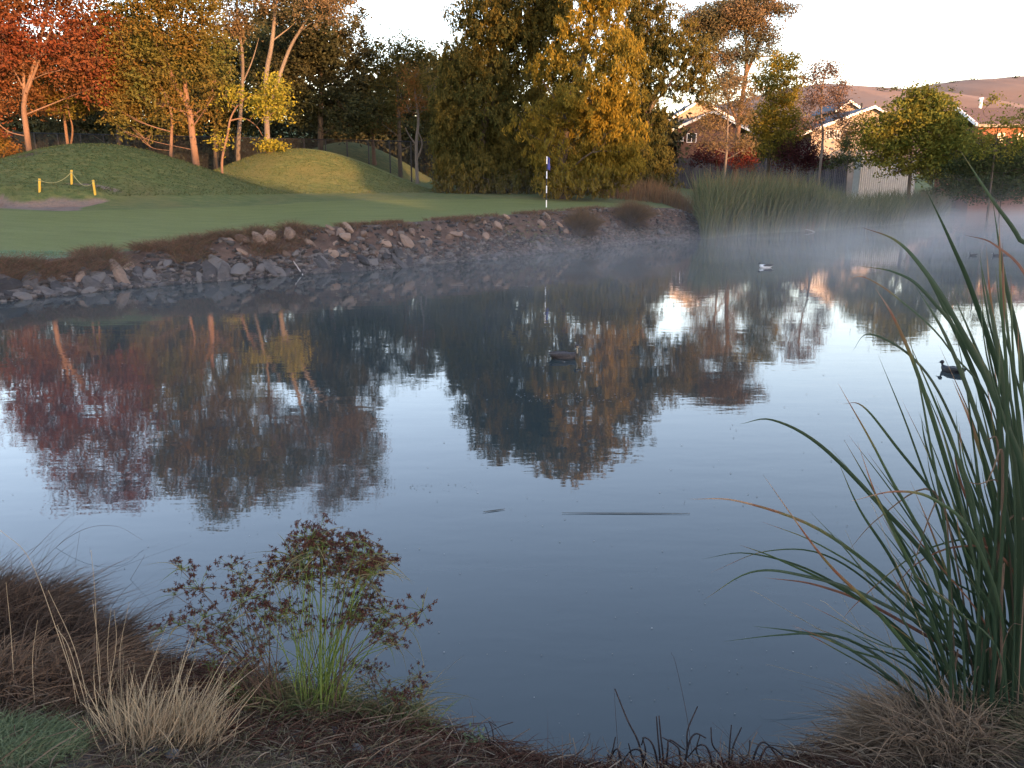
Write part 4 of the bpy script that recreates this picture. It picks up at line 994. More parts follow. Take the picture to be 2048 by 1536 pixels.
tag(link('rusty_reeds', npmesh('rusty_reeds', V, Q, G_RUST)), 'rusty orange reeds behind the right end of the putting green', 'reeds', kind='stuff')
n = 9000; pxs = R.uniform(1500, 2100, n); P = np.array([at_y(a, 370, R.uniform(58, 74))[:2] for a in pxs]); z, s, _, _ = height(P[:, 0], P[:, 1], True); k = s > .3
V, Q = ribbons(np.concatenate([P, z[:, None]], 1)[k], np.concatenate([R.normal(size=(n, 2)) * .3, np.ones((n, 1))], 1)[k], (R.normal(size=(n, 3)) * .15)[k], .45 * R.uniform(.5, 1.1, k.sum()), .05, 3)
tag(link('meadow_grass', npmesh('meadow_grass', V, Q, G_REED)), 'long green meadow grass sloping up from the right shore', 'grass', kind='stuff')

# ------------------------------------------------------------------ birds
def lathe_body(sections, n=14):
    """sections: (x, zc, half_width, half_height) along the body"""
    V = []
    for x, zc, w_, h_ in sections:
        for i in range(n):
            a = i / n * 2 * math.pi; V.append((x, math.cos(a) * w_, zc + math.sin(a) * h_))
    Q = []
    for k in range(len(sections) - 1):
        for i in range(n): Q.append((k * n + i, k * n + (i + 1) % n, (k + 1) * n + (i + 1) % n, (k + 1) * n + i))
    V = V + [(sections[0][0], 0, sections[0][1]), (sections[-1][0], 0, sections[-1][1])]; a, c_ = len(V) - 2, len(V) - 1
    Q += [(i, a, (i + 1) % n, (i + 1) % n) for i in range(n)]; m = (len(sections) - 1) * n
    Q += [(m + i, m + (i + 1) % n, c_, c_) for i in range(n)]
    return np.array(V, float), np.array(Q)
FE_DK = rough_mat('feathers_dark_brown', [(.02, .018, .018), (.05, .042, .038)], 30, bump=.3, rough=.6)
FE_BK = rough_mat('feathers_black', [(.008, .008, .01), (.02, .02, .024)], 20, bump=.2, rough=.5)
FE_BUFF = rough_mat('feathers_buff', [(.30, .24, .15), (.42, .34, .22)], 30, bump=.2)
FE_WH = rough_mat('feathers_white', [(.52, .53, .54), (.66, .67, .68)], 20, bump=.2)
FE_GR = rough_mat('bill_grey', [(.07, .075, .08), (.10, .11, .12)], 20, bump=0, rough=.4)
def bird(name, label, px, py, heading, length, bodym, headm, cheekm, billm, neck=1.0, cat='duck', group=None, wingm=None, stripes=True):
    p = at_z(px, py, 0); s = length / .56
    e = empty(name, (p[0], p[1], 0), label, cat, group); e.rotation_euler = (0, 0, heading); e.scale = (s, s, s)
    V, Q = lathe_body([(-.30, .085, .012, .008), (-.27, .08, .035, .018), (-.22, .06, .065, .045), (-.12, .04, .10, .075), (0, .03, .115, .085), (.10, .03, .105, .085), (.18, .045, .075, .075), (.215, .075, .05, .06), (.225, .12 * neck, .036, .04), (.225, .16 * neck, .032, .034), (.235, .195 * neck, .036, .036)])
    # bend the front sections upwards into the neck
    b = Bag(); b.add(V, Q); link('body', b.mesh('body', bodym, True), e, (0, 0, 0))
    hz = .235 * neck
    V, Q = lathe_body([(.195, hz - .004, .012, .012), (.205, hz + .004, .032, .034), (.235, hz + .008, .038, .042), (.265, hz + .002, .03, .033), (.285, hz - .008, .016, .018)], 12)
    b = Bag(); b.add(V, Q); hd = link('head', b.mesh('head', headm, True), e, (0, 0, 0))
    V, Q = lathe_body([(.275, hz - .008, .014, .014), (.30, hz - .014, .014, .009), (.33, hz - .02, .015, .006), (.338, hz - .021, .008, .004)], 8)
    b = Bag(); b.add(V, Q); link('bill', b.mesh('bill', billm, True), hd, (0, 0, 0))
    for sgn in (-1, 1):
        b = Bag(); vv, qq = lathe_body([(.255 - .009, hz + .014, .002, .002), (.255, hz + .014, .004, .009), (.255 + .009, hz + .014, .002, .002)], 8); b.add(vv + [0, sgn * .031, 0], qq); link('eye', b.mesh('eye', FE_BK, True), hd, (0, 0, 0))
        if stripes:
            b = Bag(); vv, qq = lathe_body([(.222, hz - .006, .002, .003), (.24, hz - .008, .006, .009), (.262, hz - .010, .006, .008), (.28, hz - .014, .002, .003)], 8); b.add(vv + [0, sgn * .032, 0], qq); link('cheek_stripe', b.mesh('cheek_stripe', cheekm, True), hd, (0, 0, 0))
            b = Bag(); b.tube([(.238, sgn * .018, hz - .03), (.244, sgn * .02, .14 * neck), (.246, sgn * .022, .10)], [.016, .018, .012], 8); link('throat', b.mesh('throat', cheekm, True), e, (0, 0, 0))
        V, Q = lathe_body([(-.29, .10, .006, .006), (-.22, .085, .022, .03), (-.10, .07, .032, .05), (.03, .065, .034, .055), (.10, .06, .02, .04), (.14, .055, .004, .01)], 10)
        V = V + [0, sgn * .078, .006]; b = Bag(); b.add(V, Q); link('wing', b.mesh('wing', wingm or bodym, True), e, (0, 0, 0))
    return e
bird('duck', 'dark brown duck with pale striped face swimming in the middle of the pond', 1128, 717, .05, .52, FE_DK, FE_DK, FE_BUFF, FE_GR, 1.0)
bird('duck', 'white and black duck floating in the mist left of the reeds tip', 1531, 535, math.pi + .1, .55, FE_WH, FE_BK, FE_WH, FE_BK, .62, wingm=FE_BK, stripes=False)
bird('coot', 'plump black coot on bright water beside the nearest cattail leaves', 1903, 744, 2.1, .42, FE_BK, FE_BK, FE_WH, FE_WH, .75, cat='coot', stripes=False)
bird('coot', 'tiny distant coot on the misty water, leftmost of three', 1946, 511, math.pi, .36, FE_BK, FE_BK, FE_WH, FE_WH, .75, cat='coot', group='distant coots in the mist', stripes=False)
bird('coot', 'tiny distant coot, middle of three in the mist', 1993, 512, math.pi, .36, FE_BK, FE_BK, FE_WH, FE_WH, .75, cat='coot', group='distant coots in the mist', stripes=False)
bird('coot', 'tiny distant coot, rightmost of three in the mist', 2009, 510, math.pi, .36, FE_BK, FE_BK, FE_WH, FE_WH, .75, cat='coot', group='distant coots in the mist', stripes=False)

# ------------------------------------------------------------------ things floating on the pond
SPK = leaf_mat('floating_debris', [(.22, .21, .18), (.08, .07, .055), (.34, .33, .30)], 0)
n = 480; pxs = R.uniform(0, 2048, n); pys = R.uniform(560, 1500, n)
P = np.array([at_z(a, c_, .006) for a, c_ in zip(pxs, pys)])
strk = np.array([at_z(R.uniform(1020, 1260), R.uniform(786, 804), .006) for _ in range(110)] + [at_z(R.uniform(820, 960), R.uniform(963, 984), .006) for _ in range(26)])
P = np.concatenate([P, strk]); n = len(P); sd_, _, _ = sdist(P[:, :2]); P = P[sd_ < -.3]; n = len(P)
r_ = (.0007 * P[:, 1] * R.uniform(.5, 1.6, n))[:, None]; aa = R.uniform(0, 6.28, n)
V = np.stack([P + r_ * np.stack([np.cos(aa + k * 1.57) * 1.4, np.sin(aa + k * 1.57), aa * 0 + R.uniform(0, .3)], 1) for k in range(4)], 1).reshape(-1, 3)
tag(link('floating_debris', npmesh('floating_debris', V, np.arange(4 * n).reshape(-1, 4), SPK)), 'pale specks of seed and leaf floating over the pond', 'debris', kind='stuff')
REEDL = rough_mat('floating_leaf', [(.05, .055, .05), (.10, .10, .085)], 8, bump=0)
for (x0, y0, x1, y1, lab) in ((1124, 1026, 1380, 1027, 'long straight reed leaf floating flat in the open water'), (966, 1024, 1010, 1018, 'short reed leaf floating left of the long floating one')):
    A = at_z(x0, y0, .006); B = at_z(x1, y1, .006); s = np.linspace(0, 1, 13)[:, None]; PP = A * (1 - s) + B * s
    wv = (.011 * np.sin(s * math.pi) ** .6 + .0005); nn = np.array([0, 1, 0])
    V = np.concatenate([PP - nn * wv, PP + nn * wv + [0, 0, .002], PP + [0, 0, .004]]); k = 13; i = np.arange(12)
    b = Bag(); b.add(V, np.concatenate([np.stack([i, i + 1, i + 1 + 2 * k, i + 2 * k], 1), np.stack([i + 2 * k, i + 1 + 2 * k, i + 1 + k, i + k], 1)]))
    tag(link('floating_leaf', b.mesh('floating_leaf', REEDL)), lab, 'leaf')

# ------------------------------------------------------------------ foreground bank
NB = OBJ['near_bank']
def near_spots(n, x0, x1, y0, y1, smin=.05, smax=9, mask=None):
    x = R.uniform(x0, x1, n); y = R.uniform(y0, y1, n); z, s, fr, bu = height(x, y, True); k = (s > smin) & (s < smax) & ~fr
    P = np.stack([x, y, z], 1)[k]
    if mask is not None: P = P[mask(P)]
    return P
# litter of dead stems lying about
P = near_spots(30000, -3.2, 3.2, 1.5, 5.0, .02); n = len(P); a = R.uniform(0, 6.28, n)
d = np.stack([np.cos(a), np.sin(a), R.uniform(-.05, .35, n)], 1); bd = np.stack([R.normal(size=n) * .3, R.normal(size=n) * .3, -R.uniform(.1, .5, n)], 1)
V, Q = ribbons(P + [0, 0, .008], d, bd, R.uniform(.04, .22, n), .0045, 4, taper=False)
tag(link('dead_litter', npmesh('dead_litter', V, Q, leaf_mat('litter', [(.05, .03, .022), (.13, .09, .062), (.26, .20, .14), (.08, .05, .035)], .1))), 'tangled litter of dead stems over the near bank', 'litter', kind='stuff')
P = near_spots(26000, -1.9, 1.6, 2.2, 4.2, .02, 1.0); n = len(P); a = R.uniform(0, 6.28, n)
d = np.stack([np.cos(a), np.sin(a), R.uniform(-.2, .8, n)], 1); bd = np.stack([R.normal(size=n) * .4, R.normal(size=n) * .4, -R.uniform(.2, .9, n)], 1)
V, Q = ribbons(P + [0, 0, .01], d, bd, R.uniform(.05, .2, n), .004, 4)
tag(link('dead_thatch', npmesh('dead_thatch', V, Q, leaf_mat('thatch', [(.05, .022, .018), (.09, .045, .033), (.15, .09, .06)], .1))), 'dark reddish thatch matted along the near water edge', 'litter', kind='stuff')
def at_ground(px, py):
    d = ray(px, py); ts = np.linspace(1.2, 9, 700); P = np.array([0, 0, CAMZ]) + ts[:, None] * d; h_ = height(P[:, 0], P[:, 1])
    k = np.argmax(P[:, 2] < h_); return np.array([P[k, 0], P[k, 1], h_[k]]) if (P[:, 2] < h_).any() else P[-1]
def tussock(name, label, c, rx, ry, rz, n, mat, L=.35, wid=.005, cat='grass tussock', up=.4, base_m=None, drape=.8, group=None, wild=0):
    c = np.array(c); e = empty(name, c, label, cat, group)
    nc = 95; cu = unit(R.normal(size=(nc, 3))); cu[:, 2] = np.abs(cu[:, 2]); ci = R.integers(0, nc, n)
    u = unit(cu[ci] + R.normal(size=(n, 3)) * .13); u[:, 2] = np.abs(u[:, 2]); r0 = u * [rx, ry, rz] * R.uniform(.6, 1.05, (n, 1))
    cd = R.normal(size=(nc, 3)) * [.9, .9, .55]
    d = u * [1, 1, .8] + cd[ci] + R.normal(size=(n, 3)) * .38 + [0, 0, up]; bd = np.concatenate([u[:, :2] * .35 + R.normal(size=(n, 2)) * .25, -R.uniform(.3, 1, (n, 1)) * drape], 1)
    V, Q = ribbons(r0, d, bd, L * R.uniform(.4, 1.2, n), wid, 5); link('blades', npmesh('blades', V, Q, mat), e, (0, 0, 0))
    th, ph = np.meshgrid(np.linspace(0, 2 * math.pi, 25)[:-1], np.linspace(0, math.pi / 2, 8)); V = np.stack([np.cos(th) * np.cos(ph) * rx, np.sin(th) * np.cos(ph) * ry, np.sin(ph) * rz * 1.0 - .03], -1).reshape(-1, 3) * .76
    V = V * (1 + .08 * R.normal(size=(len(V), 1))); Q = [(j * 24 + i, j * 24 + (i + 1) % 24, (j + 1) * 24 + (i + 1) % 24, (j + 1) * 24 + i) for j in range(7) for i in range(24)]
    link('thatch_base', npmesh('thatch_base', V, Q, base_m or DUFF, True), e, (0, 0, 0))
    if wild:
        d = R.normal(size=(wild, 3)) * [.55, .4, .1] + [.25, .1, 1]; bd = np.concatenate([d[:, :2] * R.uniform(.2, 1.0, (wild, 1)), -R.uniform(.05, .7, (wild, 1))], 1)
        V, Q = ribbons(u[:wild] * [rx, ry, rz] * .7, d, bd, L * R.uniform(1.1, 2.4, wild), .0040, 9); link('stalks', npmesh('stalks', V, Q, mat), e, (0, 0, 0))
    return e
DUFF = rough_mat('duff', [(.02, .014, .011), (.06, .04, .03)], 18, bump=.8, bdist=.03)
tussock('tussock', 'large dark brown matted tussock mound at the left edge of the near bank', (-2.95, 3.75, .50), .55, .40, .26, 14000, G_BROWN, .26, .0045, wild=420, up=1.1, drape=.5)
tussock('tussock', 'low dark tussock between the left mound and the straw grass', (-2.35, 3.6, .42), .34, .32, .24, 5500, G_BROWN, .23, .0045, wild=200, up=.9, drape=.5)
tussock('tussock', 'brown collapsed tussock spilling below the large left mound', (-2.3, 3.05, .6), .55, .38, .26, 6000, leaf_mat('grass_collapsed', [(.11, .07, .048), (.19, .13, .085), (.07, .045, .032)], .2), .3, .005)
tussock('tussock', 'shaggy light brown tussock at the foot of the cattails on the right', (1.92, 2.95, .32), .36, .36, .36, 7000, leaf_mat('grass_shaggy', [(.16, .11, .075), (.26, .19, .125), (.10, .07, .048)], .2), .27, .005, wild=110)
tussock('tussock', 'greenish brown low tussock at the bottom right corner', (2.5, 2.75, .5), .45, .35, .2, 5000, leaf_mat('grass_mixed', [(.12, .10, .06), (.19, .15, .09), (.08, .09, .045)], .2), .3, .005, wild=20)
# blond dry grass
c = at_ground(310, 1475); e = empty('straw_grass', c, 'upright clump of pale straw coloured grass left of the sedge', 'grass clump')
n = 950; r0 = R.normal(size=(n, 3)) * [.05, .05, 0] + np.array([(-.13, .02, 0), (0, 0, 0), (.10, .05, 0), (-.04, -.07, 0), (.17, -.03, 0)])[R.integers(0, 5, n)]; d = np.concatenate([r0[:, :1] * 1.2 + R.normal(size=(n, 1)) * .26 + .14, R.normal(size=(n, 1)) * .26, np.ones((n, 1))], 1)
bd = np.concatenate([R.normal(size=(n, 2)) * .12 + [.06, 0], -R.uniform(0, .15, (n, 1))], 1)
V, Q = ribbons(r0 - [0, 0, .03], d, bd, np.where(R.uniform(size=n) < .09, R.uniform(.35, .55, n), R.uniform(.06, .34, n)), .0040, 5); link('blades', npmesh('blades', V, Q, G_DRY), e, (0, 0, 0))
def stalks(label, items, mat, w=.004, name='dry_stalks', plane=None):
    """items: pixel polylines of thin stalks, first point on the ground"""
    g0 = at_ground(*items[0][0]); e = empty(name, g0, label, 'grass stalks')
    for it in items:
        a = at_ground(*it[0]); Yp = plane or a[1]; P = [a] + [at_y(x, y, Yp + .02 * i) for i, (x, y) in enumerate(it[1:], 1)]
        P = smooth_path(np.array(P), 6); b = Bag(); b.tube(P, np.linspace(w * .55, w * .22, len(P)), 4); link('stalk', b.mesh('stalk', mat), e)
    return e
stalks('tall thin straw stalks standing before the dark left tussock', [[(182, 1430), (150, 1300), (96, 1180)], [(178, 1432), (140, 1300), (112, 1255)], [(165, 1420), (120, 1280), (60, 1120), (0, 1060)], [(205, 1415), (195, 1320), (190, 1190), (182, 1100)], [(222, 1400), (215, 1300), (222, 1215)], [(236, 1390), (240, 1300), (258, 1205)], [(155, 1425), (140, 1330), (115, 1250)], [(30, 1400), (22, 1270), (12, 1165)], [(70, 1420), (65, 1320), (75, 1240)], [(195, 1425), (200, 1330), (185, 1200)], [(212, 1410), (232, 1290), (228, 1220)]], G_DRY)
stalks('dark arching grass stalks curving over the water from the left tussock', [[(40, 1230), (90, 1120), (160, 1062), (230, 1052), (285, 1080)], [(60, 1210), (120, 1110), (190, 1080), (220, 1090)], [(100, 1230), (140, 1130), (180, 1100), (195, 1110)], [(120, 1240), (180, 1140), (235, 1115), (240, 1135)], [(150, 1240), (230, 1150), (285, 1125), (300, 1160), (305, 1210)], [(90, 1220), (160, 1150), (270, 1125), (370, 1122), (430, 1150)], [(170, 1250), (250, 1180), (330, 1120), (420, 1128)], [(0, 1150), (40, 1075), (100, 1050)], [(130, 1250), (142, 1180), (160, 1062)], [(175, 1250), (178, 1180), (180, 1095)], [(210, 1270), (250, 1180), (290, 1110)], [(225, 1260), (250, 1200), (275, 1150)]], G_BROWN, .0042)
# green grass patch
c = at_ground(40, 1500); P = near_spots(6000, c[0] - .3, c[0] + .22, c[1] - .35, c[1] + .2)
P = P[((P[:, 0] - c[0] + .05) / .24) ** 2 + ((P[:, 1] - c[1]) / .17) ** 2 < R.uniform(.5, 1.2, len(P))]
tag(link('green_grass', tufts('green_grass', P, .05, .004, .7, G_GREEN, per=4, segs=3)), 'small patch of fresh green grass in the bottom left corner', 'grass', kind='stuff')
P = near_spots(9000, -2.6, .6, 1.6, 3.0, .6)
tag(link('stubble', tufts('stubble', P[:5200], .045, .0035, .8, leaf_mat('stubble', [(.20, .16, .10), (.12, .12, .06), (.28, .22, .15)], .2), per=3)), 'thin straw stubble over the near bank', 'grass', kind='stuff')
# pebbles and stones on near bank
rubble(420, lambda n: near_spots(n * 3, -2.2, 2.2, 1.7, 3.4, .3)[:n], STONE_GI, 'pebbles', NB, .004, .014)
for px_, py_, s_ in ((300, 1512, .035), (345, 1514, .028), (715, 1505, .03), (668, 1465, .022), (20, 1400, .07)):
    p = at_ground(px_, py_); o = link('stone', RG[R.integers(0, 7)], NB, p + [0, 0, s_ * .3]); o.scale = (s_ * 1.3, s_, s_ * .6); o.rotation_euler = (0, 0, R.uniform(0, 6))

# flat sedge with umbels
SEDG = leaf_mat('sedge_stem', [(.13, .19, .045), (.18, .24, .06), (.10, .15, .04)], .2)
SEDB = leaf_mat('sedge_bract', [(.14, .14, .06), (.20, .17, .09), (.11, .15, .06)], .25)
SEDF = leaf_mat('sedge_flower', [(.065, .025, .022), (.10, .042, .03), (.04, .018, .018), (.15, .09, .055)], .05)
def star(bg, c, r, rg, n=12):
    d = unit(rg.normal(size=(n, 3))); cc = c + d * r * .5
    V, Q = leaf_cards(cc, r * 1.0, r * .27, d, rg); bg.add(V, Q)
UMB = []
for k in range(5):
    rg = np.random.default_rng(90 + k); bf = Bag(); br = Bag()
    n = rg.integers(7, 11)
    for i in range(n):
        a = i / n * 6.28 + rg.uniform(-.2, .2); l = rg.uniform(.03, .075); tip = np.array([math.cos(a) * l, math.sin(a) * l, rg.uniform(.015, .06)])
        br.tube([(0, 0, 0), tip * .55 + [0, 0, .008], tip], .0011, 3)
        star(bf, tip, .015, rg, 20)
        for _ in range(rg.integers(1, 4)): star(bf, tip + rg.normal(size=3) * .012, .012, rg, 12)
    star(bf, np.array([0, 0, .01]), .014, rg, 14)
    n = 5; aa = rg.uniform(0, 6.28, n); d = np.stack([np.cos(aa), np.sin(aa), rg.uniform(.0, .5, n)], 1)
    V, Q = ribbons(np.zeros((n, 3)), d, np.stack([d[:, 0] * .1, d[:, 1] * .1, -rg.uniform(.3, .9, n)], 1), rg.uniform(.07, .17, n), .005, 6); bb = Bag(); bb.add(V, Q)
    UMB.append((bf.mesh('flower_head', SEDF), br.mesh('rays', SEDG), bb.mesh('bracts', SEDB)))
def sedge(label, base_px, tips, hgt_plane, brown=False, seed=3):
    g = at_ground(*base_px); e = empty('flat_sedge', g, label, 'sedge plant'); rg = np.random.default_rng(seed)
    for (x, y, sc) in tips:
        tip = at_y(x, y, g[1] + rg.uniform(-.12, .3)); r0 = g + [rg.normal() * .05, rg.normal() * .04, -.02]
        sag = .12 * abs(tip[0] - g[0]); mid = r0 * .45 + tip * .55 + [0, 0, .05 + sag]
        P = smooth_path(np.array([r0, r0 * .75 + mid * .25 + [0, 0, .05], mid, tip]), 5)
        b = Bag(); b.tube(P, np.linspace(.0032, .0016, len(P)), 4); st = link('stem', b.mesh('stem', G_BROWN if brown or rg.uniform() < .25 else SEDG), e)
        f, r, k = UMB[rg.integers(0, 5)]; q = Vector(tip) - Vector((0, 0, 0)); rot = (rg.normal() * .3, (tip[0] - g[0]) * 1.0, rg.uniform(0, 6.28))
        st_world = Vector(e.location) + st.location
        for nm, me in (('flower_head', f), ('rays', r), ('bracts', k)):
            o = link(nm, me, st, Vector(tip) - st_world); o.scale = (sc * 1.12,) * 3; o.rotation_euler = rot
    n = 420; a = rg.uniform(0, 6.28, n); le = rg.uniform(.1, 1.5, n); d = np.stack([np.cos(a) * le, np.sin(a) * le, np.ones(n)], 1)
    V, Q = ribbons(rg.normal(size=(n, 3)) * [.09, .07, 0], d, np.stack([np.cos(a) * .3, np.sin(a) * .3, -rg.uniform(.4, 1.2, n)], 1), rg.uniform(.12, .38, n), .006, 6)
    link('basal_leaves', npmesh('basal_leaves', V, Q, SEDB), e, (0, 0, 0)); return e
rg = np.random.default_rng(5)
tips = [(rg.normal(655, 42), rg.normal(1115, 26), rg.uniform(.8, 1.15)) for _ in range(22)] + [(rg.normal(745, 28), rg.normal(1150, 35), rg.uniform(.8, 1.1)) for _ in range(13)] + [(rg.normal(570, 25), rg.normal(1165, 18), .9) for _ in range(7)] + \
       [(rg.normal(755, 32), rg.normal(1240, 26), .9) for _ in range(9)] + [(rg.normal(620, 60), rg.normal(1235, 28), .8) for _ in range(12)] + [(845, 1222, 1.0), (640, 1075, 1), (720, 1110, 1), (690, 1085, .9), (790, 1290, .8)]
sedge('tall green stemmed sedge with reddish brown star flowers at the water edge', (640, 1425), tips, 0)
tips = [(rg.normal(500, 30), rg.normal(1215, 25), .85) for _ in range(8)] + [(rg.normal(420, 45), rg.normal(1280, 28), .8) for _ in range(13)] + [(rg.normal(470, 50), rg.normal(1330, 18), .7) for _ in range(9)] + [(400, 1178, 1.15), (362, 1140, .9), (463, 1135, .8), (480, 1150, .7), (350, 1190, .6), (410, 1235, 1)]
sedge('browner leaning sedge with wide sprays of dark flowers, left of the tall green one', (545, 1420), tips, 0, brown=True, seed=8)
tips = [(rg.normal(805, 30), rg.normal(1385, 14), .7) for _ in range(8)] + [(rg.normal(720, 30), rg.normal(1340, 12), .6) for _ in range(4)]
sedge('low dark drooping sedge at the right of the flowering sedge clump', (790, 1450), tips, 0, brown=True, seed=11)
# bare dark stems at the bottom edge
DK = rough_mat('dead_stem', [(.018, .014, .015), (.05, .038, .034)], 20, bump=.2)
def dead(label, items, w=.0065, name='dead_stems', plane=None):
    a0 = at_ground(*items[0][0]) if plane is None else np.array([at_y(*items[0][0], plane)[0], plane, .3]); e = empty(name, a0, label, 'dead stems')
    for it in items:
        a = at_ground(*it[0]) if plane is None else at_y(*it[0], plane); Yp = a[1]; P = [a - [0, 0, .02 if plane is None else .15]] + [at_y(x, y, Yp + .02 * i) for i, (x, y) in enumerate(it[1:], 1)]
        P = smooth_path(np.array(P), 5); b = Bag(); b.tube(P, np.linspace(w * .6, w * .3, len(P)), 5); link('stem', b.mesh('stem', DK), e)
    return e
dead('dark dead stem bending over with a drooping tassel above the water', [[(1085, 1515), (1110, 1480), (1150, 1448), (1180, 1440)], [(1090, 1512), (1097, 1480), (1101, 1445)], [(1178, 1442), (1170, 1460), (1162, 1490)], [(1178, 1442), (1178, 1470), (1174, 1495)], [(1180, 1440), (1190, 1455), (1199, 1478)], [(1180, 1440), (1188, 1430), (1193, 1424)], [(1065, 1512), (1073, 1495), (1081, 1483)], [(1175, 1442), (1160, 1450), (1152, 1475)]][:1] +
     [[(1090, 1512), (1097, 1480), (1101, 1445)], [(1065, 1512), (1073, 1495), (1081, 1483)], [(1095, 1510), (1150, 1450), (1178, 1440), (1193, 1424)], [(1092, 1512), (1140, 1455), (1176, 1440), (1178, 1470), (1174, 1496)], [(1092, 1512), (1140, 1453), (1178, 1440), (1190, 1452), (1200, 1478)], [(1092, 1512), (1140, 1453), (1172, 1441), (1166, 1462), (1162, 1492)], [(1092, 1512), (1140, 1453), (1165, 1443), (1156, 1455), (1152, 1474)]])
dead('two dark dead stems standing at the muddy point of the bank', [[(1022, 1495), (1018, 1450), (1012, 1425), (1005, 1408)], [(1018, 1495), (1016, 1455), (1012, 1440)], [(985, 1500), (975, 1465), (968, 1448)], [(990, 1500), (985, 1460), (978, 1443), (992, 1452)], [(950, 1480), (955, 1445), (965, 1418)], [(900, 1445), (935, 1435), (965, 1420)]])
it = []
rg = np.random.default_rng(77)
for x0, y0, x1, y1 in [(1300, 1560, 1230, 1378), (1330, 1560, 1313, 1433), (1335, 1560, 1318, 1432), (1355, 1560, 1395, 1413), (1290, 1560, 1285, 1475), (1270, 1560, 1257, 1487), (1220, 1560, 1231, 1474), (1215, 1560, 1215, 1508), (1395, 1560, 1400, 1470), (1448, 1560, 1422, 1455), (1460, 1560, 1463, 1450), (1455, 1560, 1483, 1455), (1480, 1560, 1500, 1480), (1420, 1560, 1390, 1495)]:
    it.append([(x0, y0), ((x0 * 2 + x1) / 3 + rg.uniform(-8, 8), (y0 * 2 + y1) / 3), ((x0 + x1 * 2) / 3 + rg.uniform(-8, 8), (y0 + 2 * y1) / 3), (x1, y1)])
for x0, xm, ym, x1, y1 in [(1330, 1290, 1475, 1283, 1490), (1360, 1390, 1468, 1412, 1476), (1330, 1340, 1480, 1370, 1500), (1310, 1265, 1500, 1240, 1530), (1490, 1530, 1485, 1560, 1520), (1500, 1545, 1495, 1590, 1535), (1250, 1230, 1500, 1215, 1535), (1370, 1350, 1490, 1325, 1475), (1440, 1400, 1490, 1375, 1515)]:
    it.append([(x0, 1560), ((x0 + xm) / 2, (1560 + ym) / 2 - 15), (xm, ym), (x1, y1)])
dead('thicket of black bent dead stems at the middle of the bottom edge', it, plane=3.1, w=.010)
# little green leafed weeds near the point
c = at_ground(990, 1480); P = np.array([at_ground(R.uniform(890, 1040), R.uniform(1455, 1500)) for _ in range(36)]); n = len(P) * 7
C = np.repeat(P, 7, 0) + np.abs(R.normal(size=(n, 3))) * [.02, .02, .035]; V, Q = leaf_cards(C, .022, .013)
tag(link('small_weeds', npmesh('small_weeds', V, Q, G_GREEN)), 'tiny green leaved weeds on the muddy point of the bank', 'weeds', kind='stuff')

# ------------------------------------------------------------------ cattails
def cat_mat(name, a, b_):
    m, t, o = new_mat(name)
    g = t.nodes.new('ShaderNodeNewGeometry'); uvn = N(t, 'ShaderNodeAttribute', attribute_name='along')
    nz = noise_src(t, 9, 4, .6, stretch=(1, 1, .3)); f = math_n(t, 'ADD', uvn.outputs['Fac'], math_n(t, 'MULTIPLY', math_n(t, 'SUBTRACT', nz, .5), .35))
    oi = t.nodes.new('ShaderNodeObjectInfo'); c = ramp(t, [(*a, .0), (*b_, .55), (.05, .08, .035, .78), (.13, .12, .045, .86), (.19, .075, .042, .95), (.28, .18, .11, 1)], math_n(t, 'ADD', f, math_n(t, 'MULTIPLY', math_n(t, 'SUBTRACT', oi.outputs['Random'], .62), .5))).outputs[0]
    d = N(t, 'ShaderNodeBsdfPrincipled'); d.inputs['Roughness'].default_value = .5; d.inputs['Specular IOR Level'].default_value = .3; t.links.new(c, d.inputs['Base Color'])
    tr = N(t, 'ShaderNodeBsdfTranslucent'); t.links.new(c, tr.inputs[0]); mx = N(t, 'ShaderNodeMixShader'); mx.inputs[0].default_value = .22
    b = N(t, 'ShaderNodeBump'); b.inputs['Strength'].default_value = .4; b.inputs['Distance'].default_value = .002; t.links.new(noise_src(t, 60, 3, .6, stretch=(1, 1, .08)), b.inputs['Height']); t.links.new(b.outputs[0], d.inputs['Normal'])
    t.links.new(d.outputs[0], mx.inputs[1]); t.links.new(tr.outputs[0], mx.inputs[2]); t.links.new(mx.outputs[0], o.inputs[0]); return m
CATG = cat_mat('cattail_green', (.022, .042, .022), (.032, .056, .028))
CATB = rough_mat('cattail_rust', [(.09, .042, .028), (.18, .085, .05)], 12, bump=.3, bscale=40, bdist=.003, stretch=(1, 1, .3))
def blade(P, w, mat, e, side=None):
    P = smooth_path(np.array(P), 6); n = len(P); s = np.linspace(0, 1, n); T = unit(np.gradient(P, axis=0))
    sd = np.array([R.normal() * .25, -1.0, R.normal() * .25]) if side is None else side
    S_ = unit(np.cross(T, sd)); ww = w * .5 * np.clip(.75 + .35 * np.sin(s * 3.0), 0, 1) * (1 - s ** 2.6 * .97); ww = ww[:, None]
    fold = unit(np.cross(S_, T)) * ww * .5
    V = np.concatenate([P - S_ * ww, P + fold, P + S_ * ww]); i = np.arange(n - 1)
    Q = np.concatenate([np.stack([i, i + 1, i + 1 + n, i + n], 1), np.stack([i + n, i + 1 + n, i + 1 + 2 * n, i + 2 * n], 1)])
    me = npmesh('leaf', V, Q, mat, True, attrs={'along': np.tile(s, 3)}); return link('leaf', me, e)
cbase = at_ground(2010, 1440)
CB = np.array([2.2, 3.35, .25])
ce = empty('cattail_clump', CB, 'large clump of tall green cattail leaves leaning in from the right edge', 'cattails')
